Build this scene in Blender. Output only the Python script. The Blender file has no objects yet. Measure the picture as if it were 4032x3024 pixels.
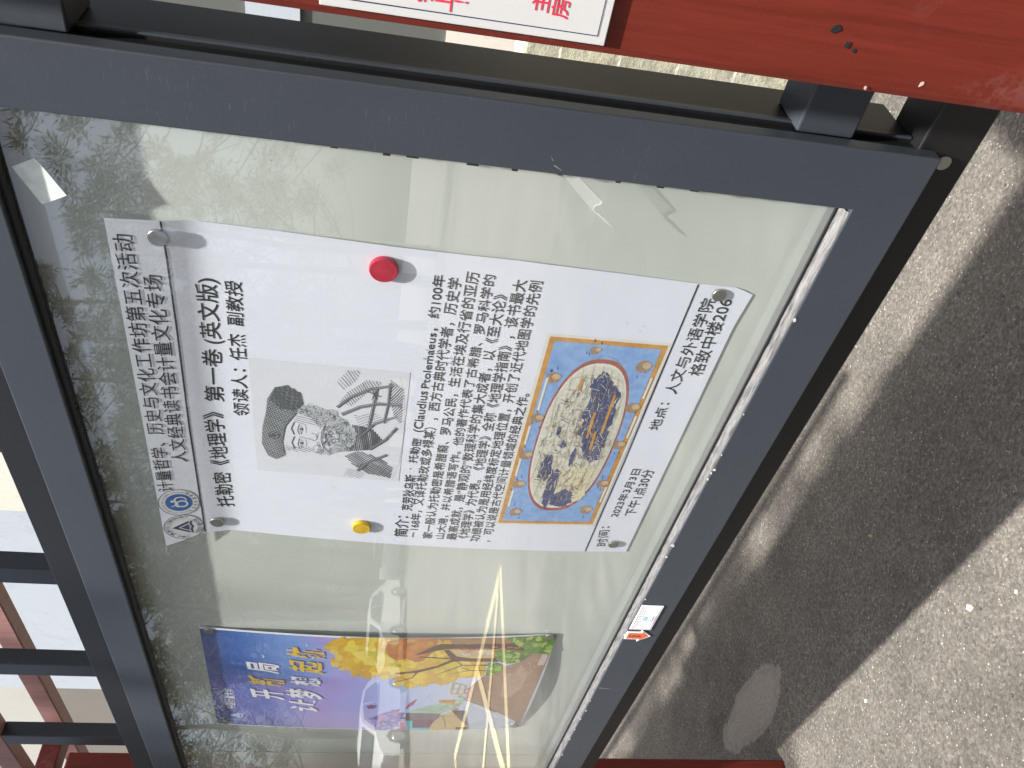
import bpy, bmesh, math, random
from mathutils import Vector, Matrix, noise
from mathutils.geometry import tessellate_polygon

scene = bpy.context.scene
COL = scene.collection
R_ = math.radians

# ------------------------------------------------------------------ camera
cam_d = bpy.data.cameras.new("camera")
cam = bpy.data.objects.new("camera", cam_d)
COL.objects.link(cam)
cam_d.sensor_fit = 'HORIZONTAL'
cam_d.sensor_width = 36.0
cam_d.lens = 28.84
cam_d.clip_start = 0.02
cam_d.clip_end = 1000.0
_u = Vector((0.16271706, -0.04975722, -0.98541736))
_v = Vector((-0.69865175, -0.71103551, -0.07946218))
_w = Vector((-0.69671291, 0.70139342, -0.15046058))
_m = Matrix((_u, -_v, -_w)).transposed().to_4x4()
_m.translation = Vector((0.0, -0.8, 1.45))
cam.matrix_world = _m
scene.camera = cam

# ------------------------------------------------------------------ light
SUN = Vector((0.18, -0.30, 1.0)).normalized()          # towards the sun
sun_el = math.asin(SUN.z)
sun_az = math.atan2(SUN.x, SUN.y)
world = bpy.data.worlds.new("World")
scene.world = world
world.use_nodes = True
wn = world.node_tree
bg = wn.nodes["Background"]
sky = wn.nodes.new("ShaderNodeTexSky")
sky.sky_type = 'NISHITA'
sky.sun_disc = False
sky.sun_elevation = sun_el
sky.sun_rotation = sun_az
sky.air_density = 1.0
sky.dust_density = 6.0
sky.ozone_density = 1.0
hs = wn.nodes.new("ShaderNodeHueSaturation"); hs.inputs['Saturation'].default_value = .75      # hazy day
wn.links.new(sky.outputs[0], hs.inputs['Color']); wn.links.new(hs.outputs[0], bg.inputs[0])
bg.inputs[1].default_value = 0.075
sd = bpy.data.lights.new("sun", 'SUN')
sd.energy = 3.9
sd.angle = R_(1.3)
sd.color = (1.0, 0.955, 0.885)
so = bpy.data.objects.new("sun", sd)
COL.objects.link(so)
so.rotation_euler = SUN.to_track_quat('Z', 'Y').to_euler()
so.location = SUN * 20
vs = scene.view_settings
vs.view_transform = 'Standard'
vs.look = 'None'
vs.exposure = 1.66
vs.gamma = 1.0
scene.cycles.max_bounces = 8
scene.cycles.transparent_max_bounces = 16
scene.cycles.caustics_reflective = False
scene.cycles.caustics_refractive = False

# ------------------------------------------------------------------ object helpers
def tag(o, label=None, cat=None, group=None, kind=None):
    if label: o["label"] = label
    if cat: o["category"] = cat
    if group: o["group"] = group
    if kind: o["kind"] = kind
    return o

def thing(name, label, cat, loc=(0, 0, 0), group=None):
    o = bpy.data.objects.new(name, None)
    COL.objects.link(o)
    o.location = loc
    o.empty_display_size = 0.05
    return tag(o, label, cat, group)

def world_loc(o):
    l = Vector(o.location)
    while o.parent:
        o = o.parent
        l += Vector(o.location)
    return l

def link_mesh(name, me, mats, parent=None):
    if not isinstance(mats, (list, tuple)): mats = [mats]
    for m in mats: me.materials.append(m)
    o = bpy.data.objects.new(name, me)
    COL.objects.link(o)
    if parent is not None:
        o.parent = parent
        o.location = -world_loc(parent)
    return o

def copy_tree(o, parent=None):
    c = o.copy()
    COL.objects.link(c)
    if parent is not None: c.parent = parent
    for ch in list(o.children):
        copy_tree(ch, c)
    return c

class MB:
    """collects shapes into ONE mesh"""
    def __init__(s): s.bm = bmesh.new()
    def box(s, x0, x1, y0, y1, z0, z1, bev=0.0, mat=0, seg=2):
        r = bmesh.ops.create_cube(s.bm, size=1.0)
        vs_ = r['verts']
        for v in vs_:
            v.co = Vector((x0 + (v.co.x + .5) * (x1 - x0), y0 + (v.co.y + .5) * (y1 - y0), z0 + (v.co.z + .5) * (z1 - z0)))
        fs = set(f for v in vs_ for f in v.link_faces)
        for f in fs: f.material_index = mat
        if bev > 0:
            es = list(set(e for v in vs_ for e in v.link_edges))
            bmesh.ops.bevel(s.bm, geom=es, offset=bev, segments=seg, affect='EDGES', profile=0.5)
        return s
    def prism(s, pts, axis_vec, mat=0, bev=0.0):
        """pts: 3d polygon, extruded by axis_vec"""
        a = [s.bm.verts.new(p) for p in pts]
        b = [s.bm.verts.new(Vector(p) + Vector(axis_vec)) for p in pts]
        n = len(pts)
        fs = [s.bm.faces.new(a), s.bm.faces.new(b[::-1])]
        for i in range(n):
            fs.append(s.bm.faces.new((a[i], b[i], b[(i + 1) % n], a[(i + 1) % n])))
        for f in fs: f.material_index = mat
        bmesh.ops.recalc_face_normals(s.bm, faces=fs)
        if bev > 0:
            es = list(set(e for f in fs for e in f.edges))
            bmesh.ops.bevel(s.bm, geom=es, offset=bev, segments=2, affect='EDGES', profile=0.5)
        return s
    def lathe(s, prof, center, axis='y', n=32, mat=0, smooth=True):
        """prof: list of (radius, height along axis)"""
        rings = []
        c = Vector(center)
        for r, h in prof:
            ring = []
            for i in range(n):
                a = 2 * math.pi * i / n
                p = (r * math.cos(a), r * math.sin(a))
                if axis == 'y': co = Vector((p[0], h, p[1]))
                elif axis == 'z': co = Vector((p[0], p[1], h))
                else: co = Vector((h, p[0], p[1]))
                ring.append(s.bm.verts.new(c + co))
            rings.append(ring)
        fs = []
        for k in range(len(rings) - 1):
            for i in range(n):
                fs.append(s.bm.faces.new((rings[k][i], rings[k][(i + 1) % n], rings[k + 1][(i + 1) % n], rings[k + 1][i])))
        for ring in (rings[0], rings[-1]):
            fs.append(s.bm.faces.new(ring))
        for f in fs:
            f.material_index = mat
            f.smooth = smooth
        bmesh.ops.recalc_face_normals(s.bm, faces=fs)
        return s
    def tube(s, pts, radii, n=8, mat=0, smooth=True):
        pts = [Vector(p) for p in pts]
        if not isinstance(radii, (list, tuple)): radii = [radii] * len(pts)
        rings = []
        ref = Vector((0.13, 0.27, 0.95))
        for i, p in enumerate(pts):
            t = (pts[min(i + 1, len(pts) - 1)] - pts[max(i - 1, 0)]).normalized()
            if abs(t.dot(ref)) > .95: ref = Vector((1, 0, 0))
            a = t.cross(ref).normalized(); b = t.cross(a).normalized()
            rings.append([s.bm.verts.new(p + (a * math.cos(2 * math.pi * k / n) + b * math.sin(2 * math.pi * k / n)) * radii[i]) for k in range(n)])
        fs = []
        for k in range(len(rings) - 1):
            for i in range(n):
                fs.append(s.bm.faces.new((rings[k][i], rings[k][(i + 1) % n], rings[k + 1][(i + 1) % n], rings[k + 1][i])))
        for f in fs: f.material_index = mat; f.smooth = smooth
        if n >= 3:
            for ring in (rings[0], rings[-1]):
                f = s.bm.faces.new(ring); f.material_index = mat
        return s
    def build(s, name, mats, parent=None):
        me = bpy.data.meshes.new(name)
        bmesh.ops.recalc_face_normals(s.bm, faces=s.bm.faces[:])
        s.bm.to_mesh(me); s.bm.free()
        if any(p.use_smooth for p in me.polygons): me.set_sharp_from_angle(angle=R_(38))
        return link_mesh(name, me, mats, parent)

# ------------------------------------------------------------------ materials
class NT:
    def __init__(s, name):
        s.m = bpy.data.materials.new(name); s.m.use_nodes = True
        s.t = s.m.node_tree; s.n = s.t.nodes; s.l = s.t.links
        s.p = s.n["Principled BSDF"]; s.out = s.n["Material Output"]
        s.tc = s.n.new("ShaderNodeTexCoord"); s.co = s.tc.outputs["Object"]
    def new(s, typ, **kw):
        n = s.n.new(typ)
        for k, v in kw.items(): setattr(n, k, v)
        return n
    def link(s, a, b): s.l.new(a, b)
    def mapping(s, scale=(1, 1, 1), rot=(0, 0, 0), loc=(0, 0, 0), src=None):
        m = s.new("ShaderNodeMapping")
        m.inputs["Scale"].default_value = scale; m.inputs["Rotation"].default_value = rot; m.inputs["Location"].default_value = loc
        s.link(src or s.co, m.inputs["Vector"]); return m.outputs[0]
    def noise(s, scale, detail=4, rough=.5, vec=None, dist=0.0):
        n = s.new("ShaderNodeTexNoise")
        n.inputs["Scale"].default_value = scale; n.inputs["Detail"].default_value = detail
        n.inputs["Roughness"].default_value = rough; n.inputs["Distortion"].default_value = dist
        s.link(vec or s.co, n.inputs["Vector"]); return n.outputs["Fac"]
    def voro(s, scale, vec=None, out="Distance", feature='F1', rnd=1.0):
        n = s.new("ShaderNodeTexVoronoi"); n.feature = feature
        n.inputs["Scale"].default_value = scale; n.inputs["Randomness"].default_value = rnd
        s.link(vec or s.co, n.inputs["Vector"]); return n.outputs[out]
    def ramp(s, fac, stops, interp='LINEAR'):
        r = s.new("ShaderNodeValToRGB"); r.color_ramp.interpolation = interp
        e = r.color_ramp.elements
        while len(e) > len(stops): e.remove(e[-1])
        while len(e) < len(stops): e.new(.5)
        for el, (p, c) in zip(e, stops):
            el.position = p
            el.color = (c, c, c, 1) if isinstance(c, (int, float)) else (*c, 1)
        s.link(fac, r.inputs[0]); return r.outputs[0]
    def mix(s, fac, a, b, mode='MIX'):
        m = s.new("ShaderNodeMix"); m.data_type = 'RGBA'; m.blend_type = mode
        for i, v in ((0, fac), (6, a), (7, b)):
            if isinstance(v, (int, float)): m.inputs[i].default_value = v if i == 0 else (v, v, v, 1)
            elif isinstance(v, tuple): m.inputs[i].default_value = (*v, 1)
            else: s.link(v, m.inputs[i])
        return m.outputs[2]
    def math(s, op, a, b=0.0, clamp=False):
        m = s.new("ShaderNodeMath"); m.operation = op; m.use_clamp = clamp
        for i, v in ((0, a), (1, b)):
            if isinstance(v, (int, float)): m.inputs[i].default_value = v
            else: s.link(v, m.inputs[i])
        return m.outputs[0]
    def sep(s, vec=None):
        n = s.new("ShaderNodeSeparateXYZ"); s.link(vec or s.co, n.inputs[0]); return n.outputs
    def bump(s, h, strength=.3, dist=.002):
        b = s.new("ShaderNodeBump"); b.inputs["Strength"].default_value = strength; b.inputs["Distance"].default_value = dist
        s.link(h, b.inputs["Height"]); s.link(b.outputs[0], s.p.inputs["Normal"]); return b
    def color(s, c):
        if isinstance(c, tuple): s.p.inputs["Base Color"].default_value = (*c, 1)
        else: s.link(c, s.p.inputs["Base Color"])
    def rough(s, r):
        if isinstance(r, (int, float)): s.p.inputs["Roughness"].default_value = r
        else: s.link(r, s.p.inputs["Roughness"])
    def set(s, **kw):
        for k, v in kw.items(): s.p.inputs[k.replace('_', ' ')].default_value = v

def simple(name, c, rough=.5, metal=0.0, var=.12, scale=40, bump=0.0, **kw):
    t = NT(name)
    n = t.noise(scale, 5, .6)
    a = tuple(x * (1 - var) for x in c); b = tuple(min(1, x * (1 + var)) for x in c)
    t.color(t.mix(n, a, b)); t.rough(rough); t.set(Metallic=metal, **kw)
    if bump: t.bump(n, bump, .001)
    return t.m

def paint(name, base, rough=.42, dust=.5):
    """coated steel with faint mottling, dust flecks and fine scratches"""
    t = NT(name)
    big = t.noise(3.0, 4, .6)
    fine = t.noise(160, 3, .7)
    c = t.mix(big, tuple(x * .86 for x in base), tuple(x * 1.14 for x in base))
    c = t.mix(t.math('MULTIPLY', fine, .22), c, tuple(min(1, x * 1.6) for x in base))
    flecks = t.ramp(t.voro(130, out="Distance"), [(0, 1), (.035, 1), (.06, 0)])
    fm = t.math('MULTIPLY', flecks, t.ramp(t.noise(9, 3, .6), [(.56, 0), (.68, 1)]))
    sc_v = t.mapping((3, 3, 60), (0.3, .4, .5))
    scr = t.ramp(t.noise(14, 6, .75, sc_v), [(.62, 0), (.68, 1)])
    sm = t.math('MULTIPLY', scr, t.ramp(t.noise(6, 3, .5), [(.48, 0), (.66, .6)]))
    dirt = t.math('MULTIPLY', t.math('MAXIMUM', fm, sm), dust)
    c = t.mix(dirt, c, (.32, .31, .29))
    t.color(c)
    t.rough(t.math('ADD', t.math('MULTIPLY', big, .18), rough - .09))
    t.bump(t.math('ADD', fine, t.math('MULTIPLY', sm, .4)), .10, .0006)
    return t.m

M = {}
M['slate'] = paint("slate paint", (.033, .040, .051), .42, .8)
M['slate_shaded'] = paint("shaded slate paint", (.0055, .006, .007), .45, .3)  # same slate paint, darkened to hold the shade on case and rails
M['rubber'] = simple("black rubber", (.010, .010, .011), .6, bump=.3, scale=200)

def bead_mat():
    t = NT("sealant bead")
    st = t.mapping((3, 26, 26))
    n = t.noise(9, 5, .6, st)
    c = t.ramp(n, [(.25, (.045, .045, .05)), (.42, (.12, .12, .125)), (.58, (.20, .20, .20)), (.75, (.09, .095, .105))])
    spot = t.ramp(t.noise(45, 5, .7), [(.60, 0), (.70, .8)])
    t.color(t.mix(spot, c, (.10, .10, .11))); t.rough(.38); t.set(Metallic=.25)
    t.bump(n, .7, .003); return t.m
M['bead'] = bead_mat()

def panel_mat(name, c):
    t = NT(name)
    n = t.noise(2.2, 5, .6)
    col = t.mix(n, tuple(x * .94 for x in c), tuple(min(1, x * 1.05) for x in c))
    sm = t.ramp(t.noise(7, 6, .75, t.mapping((1, 1, 3), (0, .4, 0))), [(.62, 0), (.75, .5)])
    col = t.mix(t.math('MULTIPLY', sm, .35), col, tuple(x * .72 for x in c))
    dots = t.ramp(t.voro(38), [(0, 1), (.018, 1), (.035, 0)])
    dm = t.math('MULTIPLY', dots, t.ramp(t.noise(4, 2, .5), [(.55, 0), (.6, .8)]))
    col = t.mix(dm, col, (.16, .17, .17))
    t.color(col); t.rough(.10); t.set(**{'Coat Weight': 1.0, 'Coat Roughness': .01, 'Coat IOR': 1.8})
    t.bump(n, .02, .002)
    return t.m
M['panel'] = panel_mat("enamel board", (.60, .638, .598))
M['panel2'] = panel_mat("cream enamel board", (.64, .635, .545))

def glass_mat():
    t = NT("window glass")
    t.n.remove(t.p)
    tr = t.new("ShaderNodeBsdfTransparent"); tr.inputs[0].default_value = (.955, .962, .958, 1)
    gl = t.new("ShaderNodeBsdfGlossy"); gl.inputs["Roughness"].default_value = 0.0; gl.inputs["Color"].default_value = (1, 1, 1, 1)
    geo = t.new("ShaderNodeNewGeometry"); vd = t.new("ShaderNodeVectorMath"); vd.operation = 'DOT_PRODUCT'
    t.link(geo.outputs["True Normal"], vd.inputs[0]); t.link(geo.outputs["Incoming"], vd.inputs[1])
    om = t.math('SUBTRACT', 1.0, t.math('ABSOLUTE', vd.outputs["Value"]), clamp=True)
    f1_ = t.math('ADD', .058, t.math('MULTIPLY', .942, t.math('POWER', om, 5.0)))      # Fresnel of one face, same from both sides
    f2 = t.math('DIVIDE', t.math('MULTIPLY', f1_, 2.0), t.math('ADD', 1.0, f1_), clamp=True)      # both faces of the pane
    b = t.new("ShaderNodeBump"); b.inputs["Strength"].default_value = .05; b.inputs["Distance"].default_value = .002
    t.link(t.noise(3.5, 2, .5), b.inputs["Height"]); t.link(b.outputs[0], gl.inputs["Normal"])
    mx = t.new("ShaderNodeMixShader"); t.link(f2, mx.inputs[0]); t.link(tr.outputs[0], mx.inputs[1]); t.link(gl.outputs[0], mx.inputs[2])
    # thin film of dust on the pane
    df = t.new("ShaderNodeBsdfDiffuse"); df.inputs[0].default_value = (.6, .6, .57, 1)
    du = t.math('MULTIPLY', t.ramp(t.noise(5, 6, .65, t.mapping((1, 1, 2.5))), [(.35, .2), (.75, 1)]), .035)
    m2 = t.new("ShaderNodeMixShader"); t.link(du, m2.inputs[0]); t.link(mx.outputs[0], m2.inputs[1]); t.link(df.outputs[0], m2.inputs[2])
    t.link(m2.outputs[0], t.out.inputs[0]); return t.m
M['glass'] = glass_mat()
def clear_mat():
    t = NT("glass body"); t.n.remove(t.p)
    tr = t.new("ShaderNodeBsdfTransparent"); tr.inputs[0].default_value = (.985, .99, .988, 1)
    t.link(tr.outputs[0], t.out.inputs[0]); return t.m
M['glass_back'] = clear_mat()

def paper_mat(name, c, gloss=.30):
    t = NT(name)
    n = t.noise(7, 4, .55)
    t.color(t.mix(n, tuple(x * .97 for x in c), c)); t.rough(gloss)
    t.bump(t.noise(16, 3, .5), .05, .004); return t.m
M['paper'] = paper_mat("poster paper", (.80, .84, .945))
M['ink'] = simple("black print", (.022, .022, .026), .35, var=.05)

def redwood(name, base, weather=.7):
    t = NT(name)
    w = t.noise(7, 7, .62, t.mapping((12, 12, .45)), .5)
    g = t.noise(60, 5, .65, t.mapping((6, 6, .35)))
    c = t.ramp(w, [(.30, tuple(x * .76 for x in base)), (.5, base), (.70, tuple(x * 1.16 for x in base))])
    c = t.mix(t.math('MULTIPLY', t.ramp(g, [(.46, 0), (.72, 1)]), .35), c, tuple(x * .5 for x in base))
    worn = t.math('MULTIPLY', t.ramp(t.noise(26, 8, .74), [(.53, 0), (.62, 1)]), t.ramp(t.noise(4.2, 3, .55), [(.52, 0), (.62, 1)]))
    c = t.mix(t.math('MULTIPLY', worn, weather * .42), c, (.24, .12, .11))
    t.color(c); t.rough(t.math('ADD', t.math('MULTIPLY', w, .2), .38)); t.set(**{'Specular IOR Level': .3})
    t.bump(t.math('ADD', w, t.math('ADD', g, t.math('MULTIPLY', worn, .6))), .10, .0012)
    return t.m
M['red'] = redwood("red wood grain", (.130, .0180, .0105))
M['red_worn'] = redwood("faded red paint", (.31, .165, .15), 1.2)

def asphalt():
    t = NT("asphalt")
    big = t.noise(.9, 5, .6); mid = t.noise(5, 6, .66); fin = t.noise(85, 5, .72); grit = t.noise(260, 3, .7)
    base = t.ramp(mid, [(.28, (.044, .0405, .036)), (.5, (.075, .069, .0615)), (.72, (.112, .1025, .090))])
    base = t.mix(t.ramp(big, [(.38, 0), (.62, .75)]), base, (.125, .115, .101))
    wv = t.new("ShaderNodeVectorMath"); wv.operation = 'ADD'
    nz = t.new("ShaderNodeTexNoise"); nz.inputs["Scale"].default_value = 120; t.link(t.co, nz.inputs["Vector"])
    sv = t.new("ShaderNodeVectorMath"); sv.operation = 'SCALE'; sv.inputs["Scale"].default_value = .006
    t.link(nz.outputs["Color"], sv.inputs[0]); t.link(t.co, wv.inputs[0]); t.link(sv.outputs[0], wv.inputs[1])
    vec = wv.outputs[0]
    cell = t.voro(150, vec, out="Color"); h = t.voro(150, vec)
    cs = t.new("ShaderNodeSeparateColor"); t.link(cell, cs.inputs[0])
    stone = t.ramp(cs.outputs[0], [(.0, .62), (.45, .90), (.85, 1.14), (1.0, 1.5)])
    c = t.mix(1.0, base, stone, 'MULTIPLY')
    c = t.mix(1.0, c, t.ramp(fin, [(.30, .62), (.5, 1.0), (.70, 1.30)]), 'MULTIPLY')
    c = t.mix(1.0, c, t.ramp(grit, [(.32, .70), (.5, 1.0), (.68, 1.26)]), 'MULTIPLY')
    pale = t.math('MULTIPLY', t.ramp(cs.outputs[1], [(.955, 0), (.965, 1)]), t.ramp(h, [(.22, 1), (.40, 0)]))
    c = t.mix(t.math('MULTIPLY', pale, .8), c, (.42, .41, .38))
    pv = t.voro(38, vec, out="Color"); p2 = t.new("ShaderNodeSeparateColor"); t.link(pv, p2.inputs[0])
    big_p = t.math('MULTIPLY', t.ramp(p2.outputs[0], [(.93, 0), (.94, 1)]), t.ramp(t.voro(38, vec), [(.10, 1), (.17, 0)]))
    c = t.mix(t.math('MULTIPLY', big_p, .75), c, t.mix(p2.outputs[2], (.30, .24, .17), (.55, .54, .50)))
    dark = t.math('MULTIPLY', t.ramp(p2.outputs[1], [(.88, 0), (.89, 1)]), t.ramp(t.voro(38, vec), [(.10, 1), (.18, 0)]))
    c = t.mix(t.math('MULTIPLY', dark, .8), c, (.012, .012, .012))
    # mortar patch with its own outline, left on the asphalt
    x, y, z = t.sep()
    dx = t.math('DIVIDE', t.math('SUBTRACT', x, -2.86), .30); dy = t.math('DIVIDE', t.math('SUBTRACT', y, .45), .105)
    r2 = t.math('ADD', t.math('MULTIPLY', dx, dx), t.math('MULTIPLY', dy, dy))
    r2 = t.math('ADD', r2, t.math('MULTIPLY', t.math('SUBTRACT', t.noise(4.2, 6, .7), .5), 2.0))
    pm = t.ramp(r2, [(.55, 1), (1.05, 0)])
    rim = t.ramp(r2, [(.66, 0), (.86, 1), (1.04, 0)])
    pc = t.mix(fin, (.20, .185, .16), (.36, .335, .295))
    c = t.mix(t.math('MULTIPLY', pm, .55), c, pc)
    c = t.mix(t.math('MULTIPLY', rim, .28), c, (.38, .355, .31))
    t.color(c); t.rough(.88)
    hh = t.math('ADD', t.math('ADD', t.math('MULTIPLY', fin, .8), t.math('MULTIPLY', grit, .35)), t.math('MULTIPLY', cs.outputs[0], .25))
    hh = t.math('MULTIPLY', hh, t.math('SUBTRACT', 1.0, t.math('MULTIPLY', pm, .5)))
    t.bump(hh, .9, .006)
    return t.m
M['asphalt'] = asphalt()

# ================================================================== SETTING
def ground():
    mb = MB()
    N = 24
    xs = [-140, -60, -20, -8, -4, -2, 0, 2, 8, 30, 140]
    ys = [-140, -60, -20, -8, -4, -2, 0, 2, 8, 30, 140]
    vg = [[mb.bm.verts.new((x, y, 0)) for y in ys] for x in xs]
    for i in range(len(xs) - 1):
        for j in range(len(ys) - 1):
            mb.bm.faces.new((vg[i][j], vg[i + 1][j], vg[i + 1][j + 1], vg[i][j + 1]))
    return tag(mb.build("ground", M['asphalt']), kind='structure')
ground()

# yellow bay lines painted on the car park (seen in the glass)
M['road_paint'] = simple("yellow road paint", (.50, .45, .28), .6, var=.15, scale=30)
def road_lines():
    mb = MB()
    def line(a, b, w=.17, z=.004):
        a = Vector((*a, z)); b = Vector((*b, z)); d = (b - a).normalized(); n = Vector((-d.y, d.x, 0)) * w / 2
        mb.bm.faces.new([mb.bm.verts.new(p) for p in (a - n, b - n, b + n, a + n)])
    line((-8.03, -4.25), (-8.08, -1.2))
    line((-8.13, -4.17), (-12.6, -3.82), z=.0085)
    line((-8.2, -4.05), (-10.6, -1.75), .15, .013)
    line((-9.95, -3.95), (-8.18, -2.0), .15, .0175)
    line((-12.4, -3.7), (-12.1, -1.2), .17, .0125)
    return tag(mb.build("road_markings", M['road_paint']), kind='structure')
road_lines()

# ---- building behind the board
M['skylit_white_render'] = simple("skylit blue-white render", (.74, .79, .84), .75, var=.06, scale=2.0, bump=.25)
def cracked(name, c):
    t = NT(name)
    n = t.noise(3, 6, .65)
    col = t.mix(n, tuple(x * .93 for x in c), c)
    blot = t.ramp(t.noise(2.1, 6, .7), [(.55, 0), (.7, .5)])
    col = t.mix(t.math('MULTIPLY', blot, .3), col, tuple(x * .8 for x in c))
    cr = t.ramp(t.noise(1.4, 6, .62, t.mapping((1, 1, .45))), [(.494, 0), (.5, .55), (.506, 0)])
    col = t.mix(t.math('MULTIPLY', cr, .5), col, tuple(x * .5 for x in c))
    t.color(col); t.rough(.8); t.bump(t.noise(30, 5, .7), .25, .004); return t.m
M['skylit_white_render'] = cracked("skylit blue-white render", (.37, .415, .465))  # bluish tint puts the wall's sky-lit shade into the colour
M['sunlit_cream_render'] = cracked("sunlit cream render", (.56, .53, .475))  # cream tint puts sunlight on the wall into the colour
M['grey_render'] = cracked("grey render", (.165, .155, .138))
M['lightgrey_render'] = cracked("light grey render", (.40, .395, .37))
M['dark_gap'] = simple("dark window", (.03, .03, .032), .25)
bld = thing("white_building", "white rendered building with a grey lower wall, seen behind the black lattice bars", "building", (-6.5, 4.0, 0))
MB().box(-10.79, -6.93, 4.0, 4.6, 0, 9).build("skylit_tone_wall", M['skylit_white_render'], bld)
MB().box(-6.93, -2.72, 3.97, 4.6, 0, 9).build("sunlit_tone_wall", M['sunlit_cream_render'], bld)
MB().box(-26, -10.79, 4.03, 4.63, 0, 5.38).build("grey_wall", M['grey_render'], bld)
MB().box(-26, -10.79, 4.05, 4.65, 5.38, 9).build("upper_wall", M['lightgrey_render'], bld)
def win(x0, x1, z0, z1):
    f = MB()
    f.box(x0, x1, 3.93, 3.965, z0, z0 + .05); f.box(x0, x1, 3.93, 3.965, z1 - .05, z1)
    f.box(x0, x0 + .05, 3.93, 3.965, z0 + .05, z1 - .05); f.box(x1 - .05, x1, 3.93, 3.965, z0 + .05, z1 - .05)
    w = f.build("window", M['sunlit_cream_render'], bld)
    g = MB().box(x0 + .05, x1 - .05, 3.945, 3.962, z0 + .05, z1 - .05).build("pane", M['dark_gap'], bld)
    g.parent = w; g.location = (0, 0, 0)
win(-3.9, -2.9, 1.0, 2.7)
b2 = thing("grey_building", "dark grey building with white bands glimpsed through the slit between board and red post", "building", (-1.5, 4.0, 0))
M['shade_grey'] = cracked("dark grey tile", (.085, .09, .085))
MB().box(-2.72, 1.5, 4.0, 4.7, 0, 1.27).build("plinth", M['sunlit_cream_render'], b2)
MB().box(-2.72, 1.5, 4.02, 4.7, 1.27, 2.10).build("facade", M['shade_grey'], b2)
MB().box(-2.72, 1.5, 4.0, 4.7, 2.10, 2.40).build("band", M['skylit_white_render'], b2)
MB().box(-2.72, 1.5, 4.02, 4.7, 2.40, 9.0).build("facade", M['shade_grey'], b2)
def stonewall_mat():
    t = NT("greenish stone blocks")
    n = t.noise(14, 7, .7); n2 = t.noise(3, 3)
    c = t.ramp(n, [(.3, (.16, .17, .14)), (.5, (.33, .35, .29)), (.7, (.52, .52, .43))])
    c = t.mix(t.math('MULTIPLY', n2, .5), c, (.42, .36, .22))
    x, y, z = t.sep()
    fx = t.math('FRACT', t.math('MULTIPLY', x, 1.25))
    j = t.ramp(fx, [(0, 1), (.012, 1), (.02, 0)])
    fz = t.math('FRACT', t.math('MULTIPLY', z, 4.4))
    j2 = t.ramp(fz, [(0, 1), (.03, 1), (.05, 0)])
    c = t.mix(t.math('MAXIMUM', j, j2), c, (.62, .58, .53))
    t.color(c); t.rough(.85); t.bump(n, .8, .012); return t.m
M['stonewall'] = stonewall_mat()
tag(MB().box(-7, 4, 2.2, 2.5, 0, 1.05, .012).build("stone_wall", M['stonewall']),
    "low greenish stone block wall behind the board, seen through the slit by the red post", "wall")

# ---- the pergola frame of red timber
perg = thing("red_pergola_frame", "red painted timber frame of a post and faded crossbeams behind the lattice bars", "frame", (-2.85, .26, 0))
MB().box(-3.02, -2.722, -.10, .216, .0, 2.31, .006).build("post", M['red'], perg)
bm_far = MB().box(-9.0, -1.2, .286, .327, 2.338, 2.392, .003).build("cross_beam", M['red_worn'], perg)
MB().box(-9.0, -2.323, .083, .121, 2.338, 2.392, .003).build("cross_beam", M['red_worn'], perg)
MB().box(-9.0, 1.2, -.225, -.045, 2.96, 3.02, .004).build("cross_beam", M['red'], perg)  # added beam, out of view, shades the gap between the lattice bars
MB().box(-2.80, -2.728, .121, .286, 2.3375, 2.3935, .003).build("tie_beam", M['red'], perg)
MB().box(-2.33, -.3, .083, .121, 2.338, 2.392, .003).build("cross_beam", M['red_worn'], perg)

# ---- big red post on the right, with its notice
post = MB().box(-.2615, .04, -.16, .216, 0, 3.0, .008).build("red_post", M['red'])
tag(post, "broad scuffed red wood grain post at the right of the board, carrying the white notice", "post")
rr = random.Random(4)
for cx, cz, s in ((-.2133, 1.1238, .0038), (-.224, 1.1087, .0027), (-.2277, 1.1015, .002)):
    pts = [(cx + s * math.cos(a) * rr.uniform(.6, 1.25), -.1602, cz + s * math.sin(a) * rr.uniform(.6, 1.3)) for a in [k * math.pi / 5 for k in range(10)]]
    MB().prism(pts, (0, -.0005, 0)).build("black_scab", M['rubber'], post)
M['chip'] = simple("bare chipped wood", (.50, .34, .31), .7)
for cx, cz, s in ((-.2462, 1.0313, .0030), (-.2560, 1.0767, .0020)):
    pts = [(cx + s * math.cos(a) * rr.uniform(.4, 1.25), -.1602, cz + s * math.sin(a) * rr.uniform(.3, .8)) for a in [k * math.pi / 5 for k in range(10)]]
    MB().prism(pts, (0, -.0004, 0)).build("paint_chip", M['chip'], post)

# ================================================================== TEXT
TXT = {}
def glyph_mesh(s, shear=0.0, bold=0.0):
    """text outline as 2D triangles (font coordinates), using Blender's own font"""
    key = (s, shear, bold)
    if key in TXT: return TXT[key]
    cu = bpy.data.curves.new("t", 'FONT'); cu.body = s; cu.size = 1.0
    cu.shear = shear; cu.offset = bold; cu.resolution_u = 3; cu.fill_mode = 'FRONT'
    ob = bpy.data.objects.new("t", cu); COL.objects.link(ob)
    dg = bpy.context.evaluated_depsgraph_get()
    me = bpy.data.meshes.new_from_object(ob.evaluated_get(dg))
    V = [(v.co.x, v.co.y) for v in me.vertices]; F = [tuple(p.vertices) for p in me.polygons]
    bpy.data.objects.remove(ob); bpy.data.curves.remove(cu); bpy.data.meshes.remove(me)
    TXT[key] = (V, F); return V, F
def ink(V): 
    return min(v[0] for v in V), max(v[0] for v in V), min(v[1] for v in V), max(v[1] for v in V)
_r = ink(glyph_mesh("国")[0])
REF0, REF1 = _r[2], _r[3]

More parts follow.
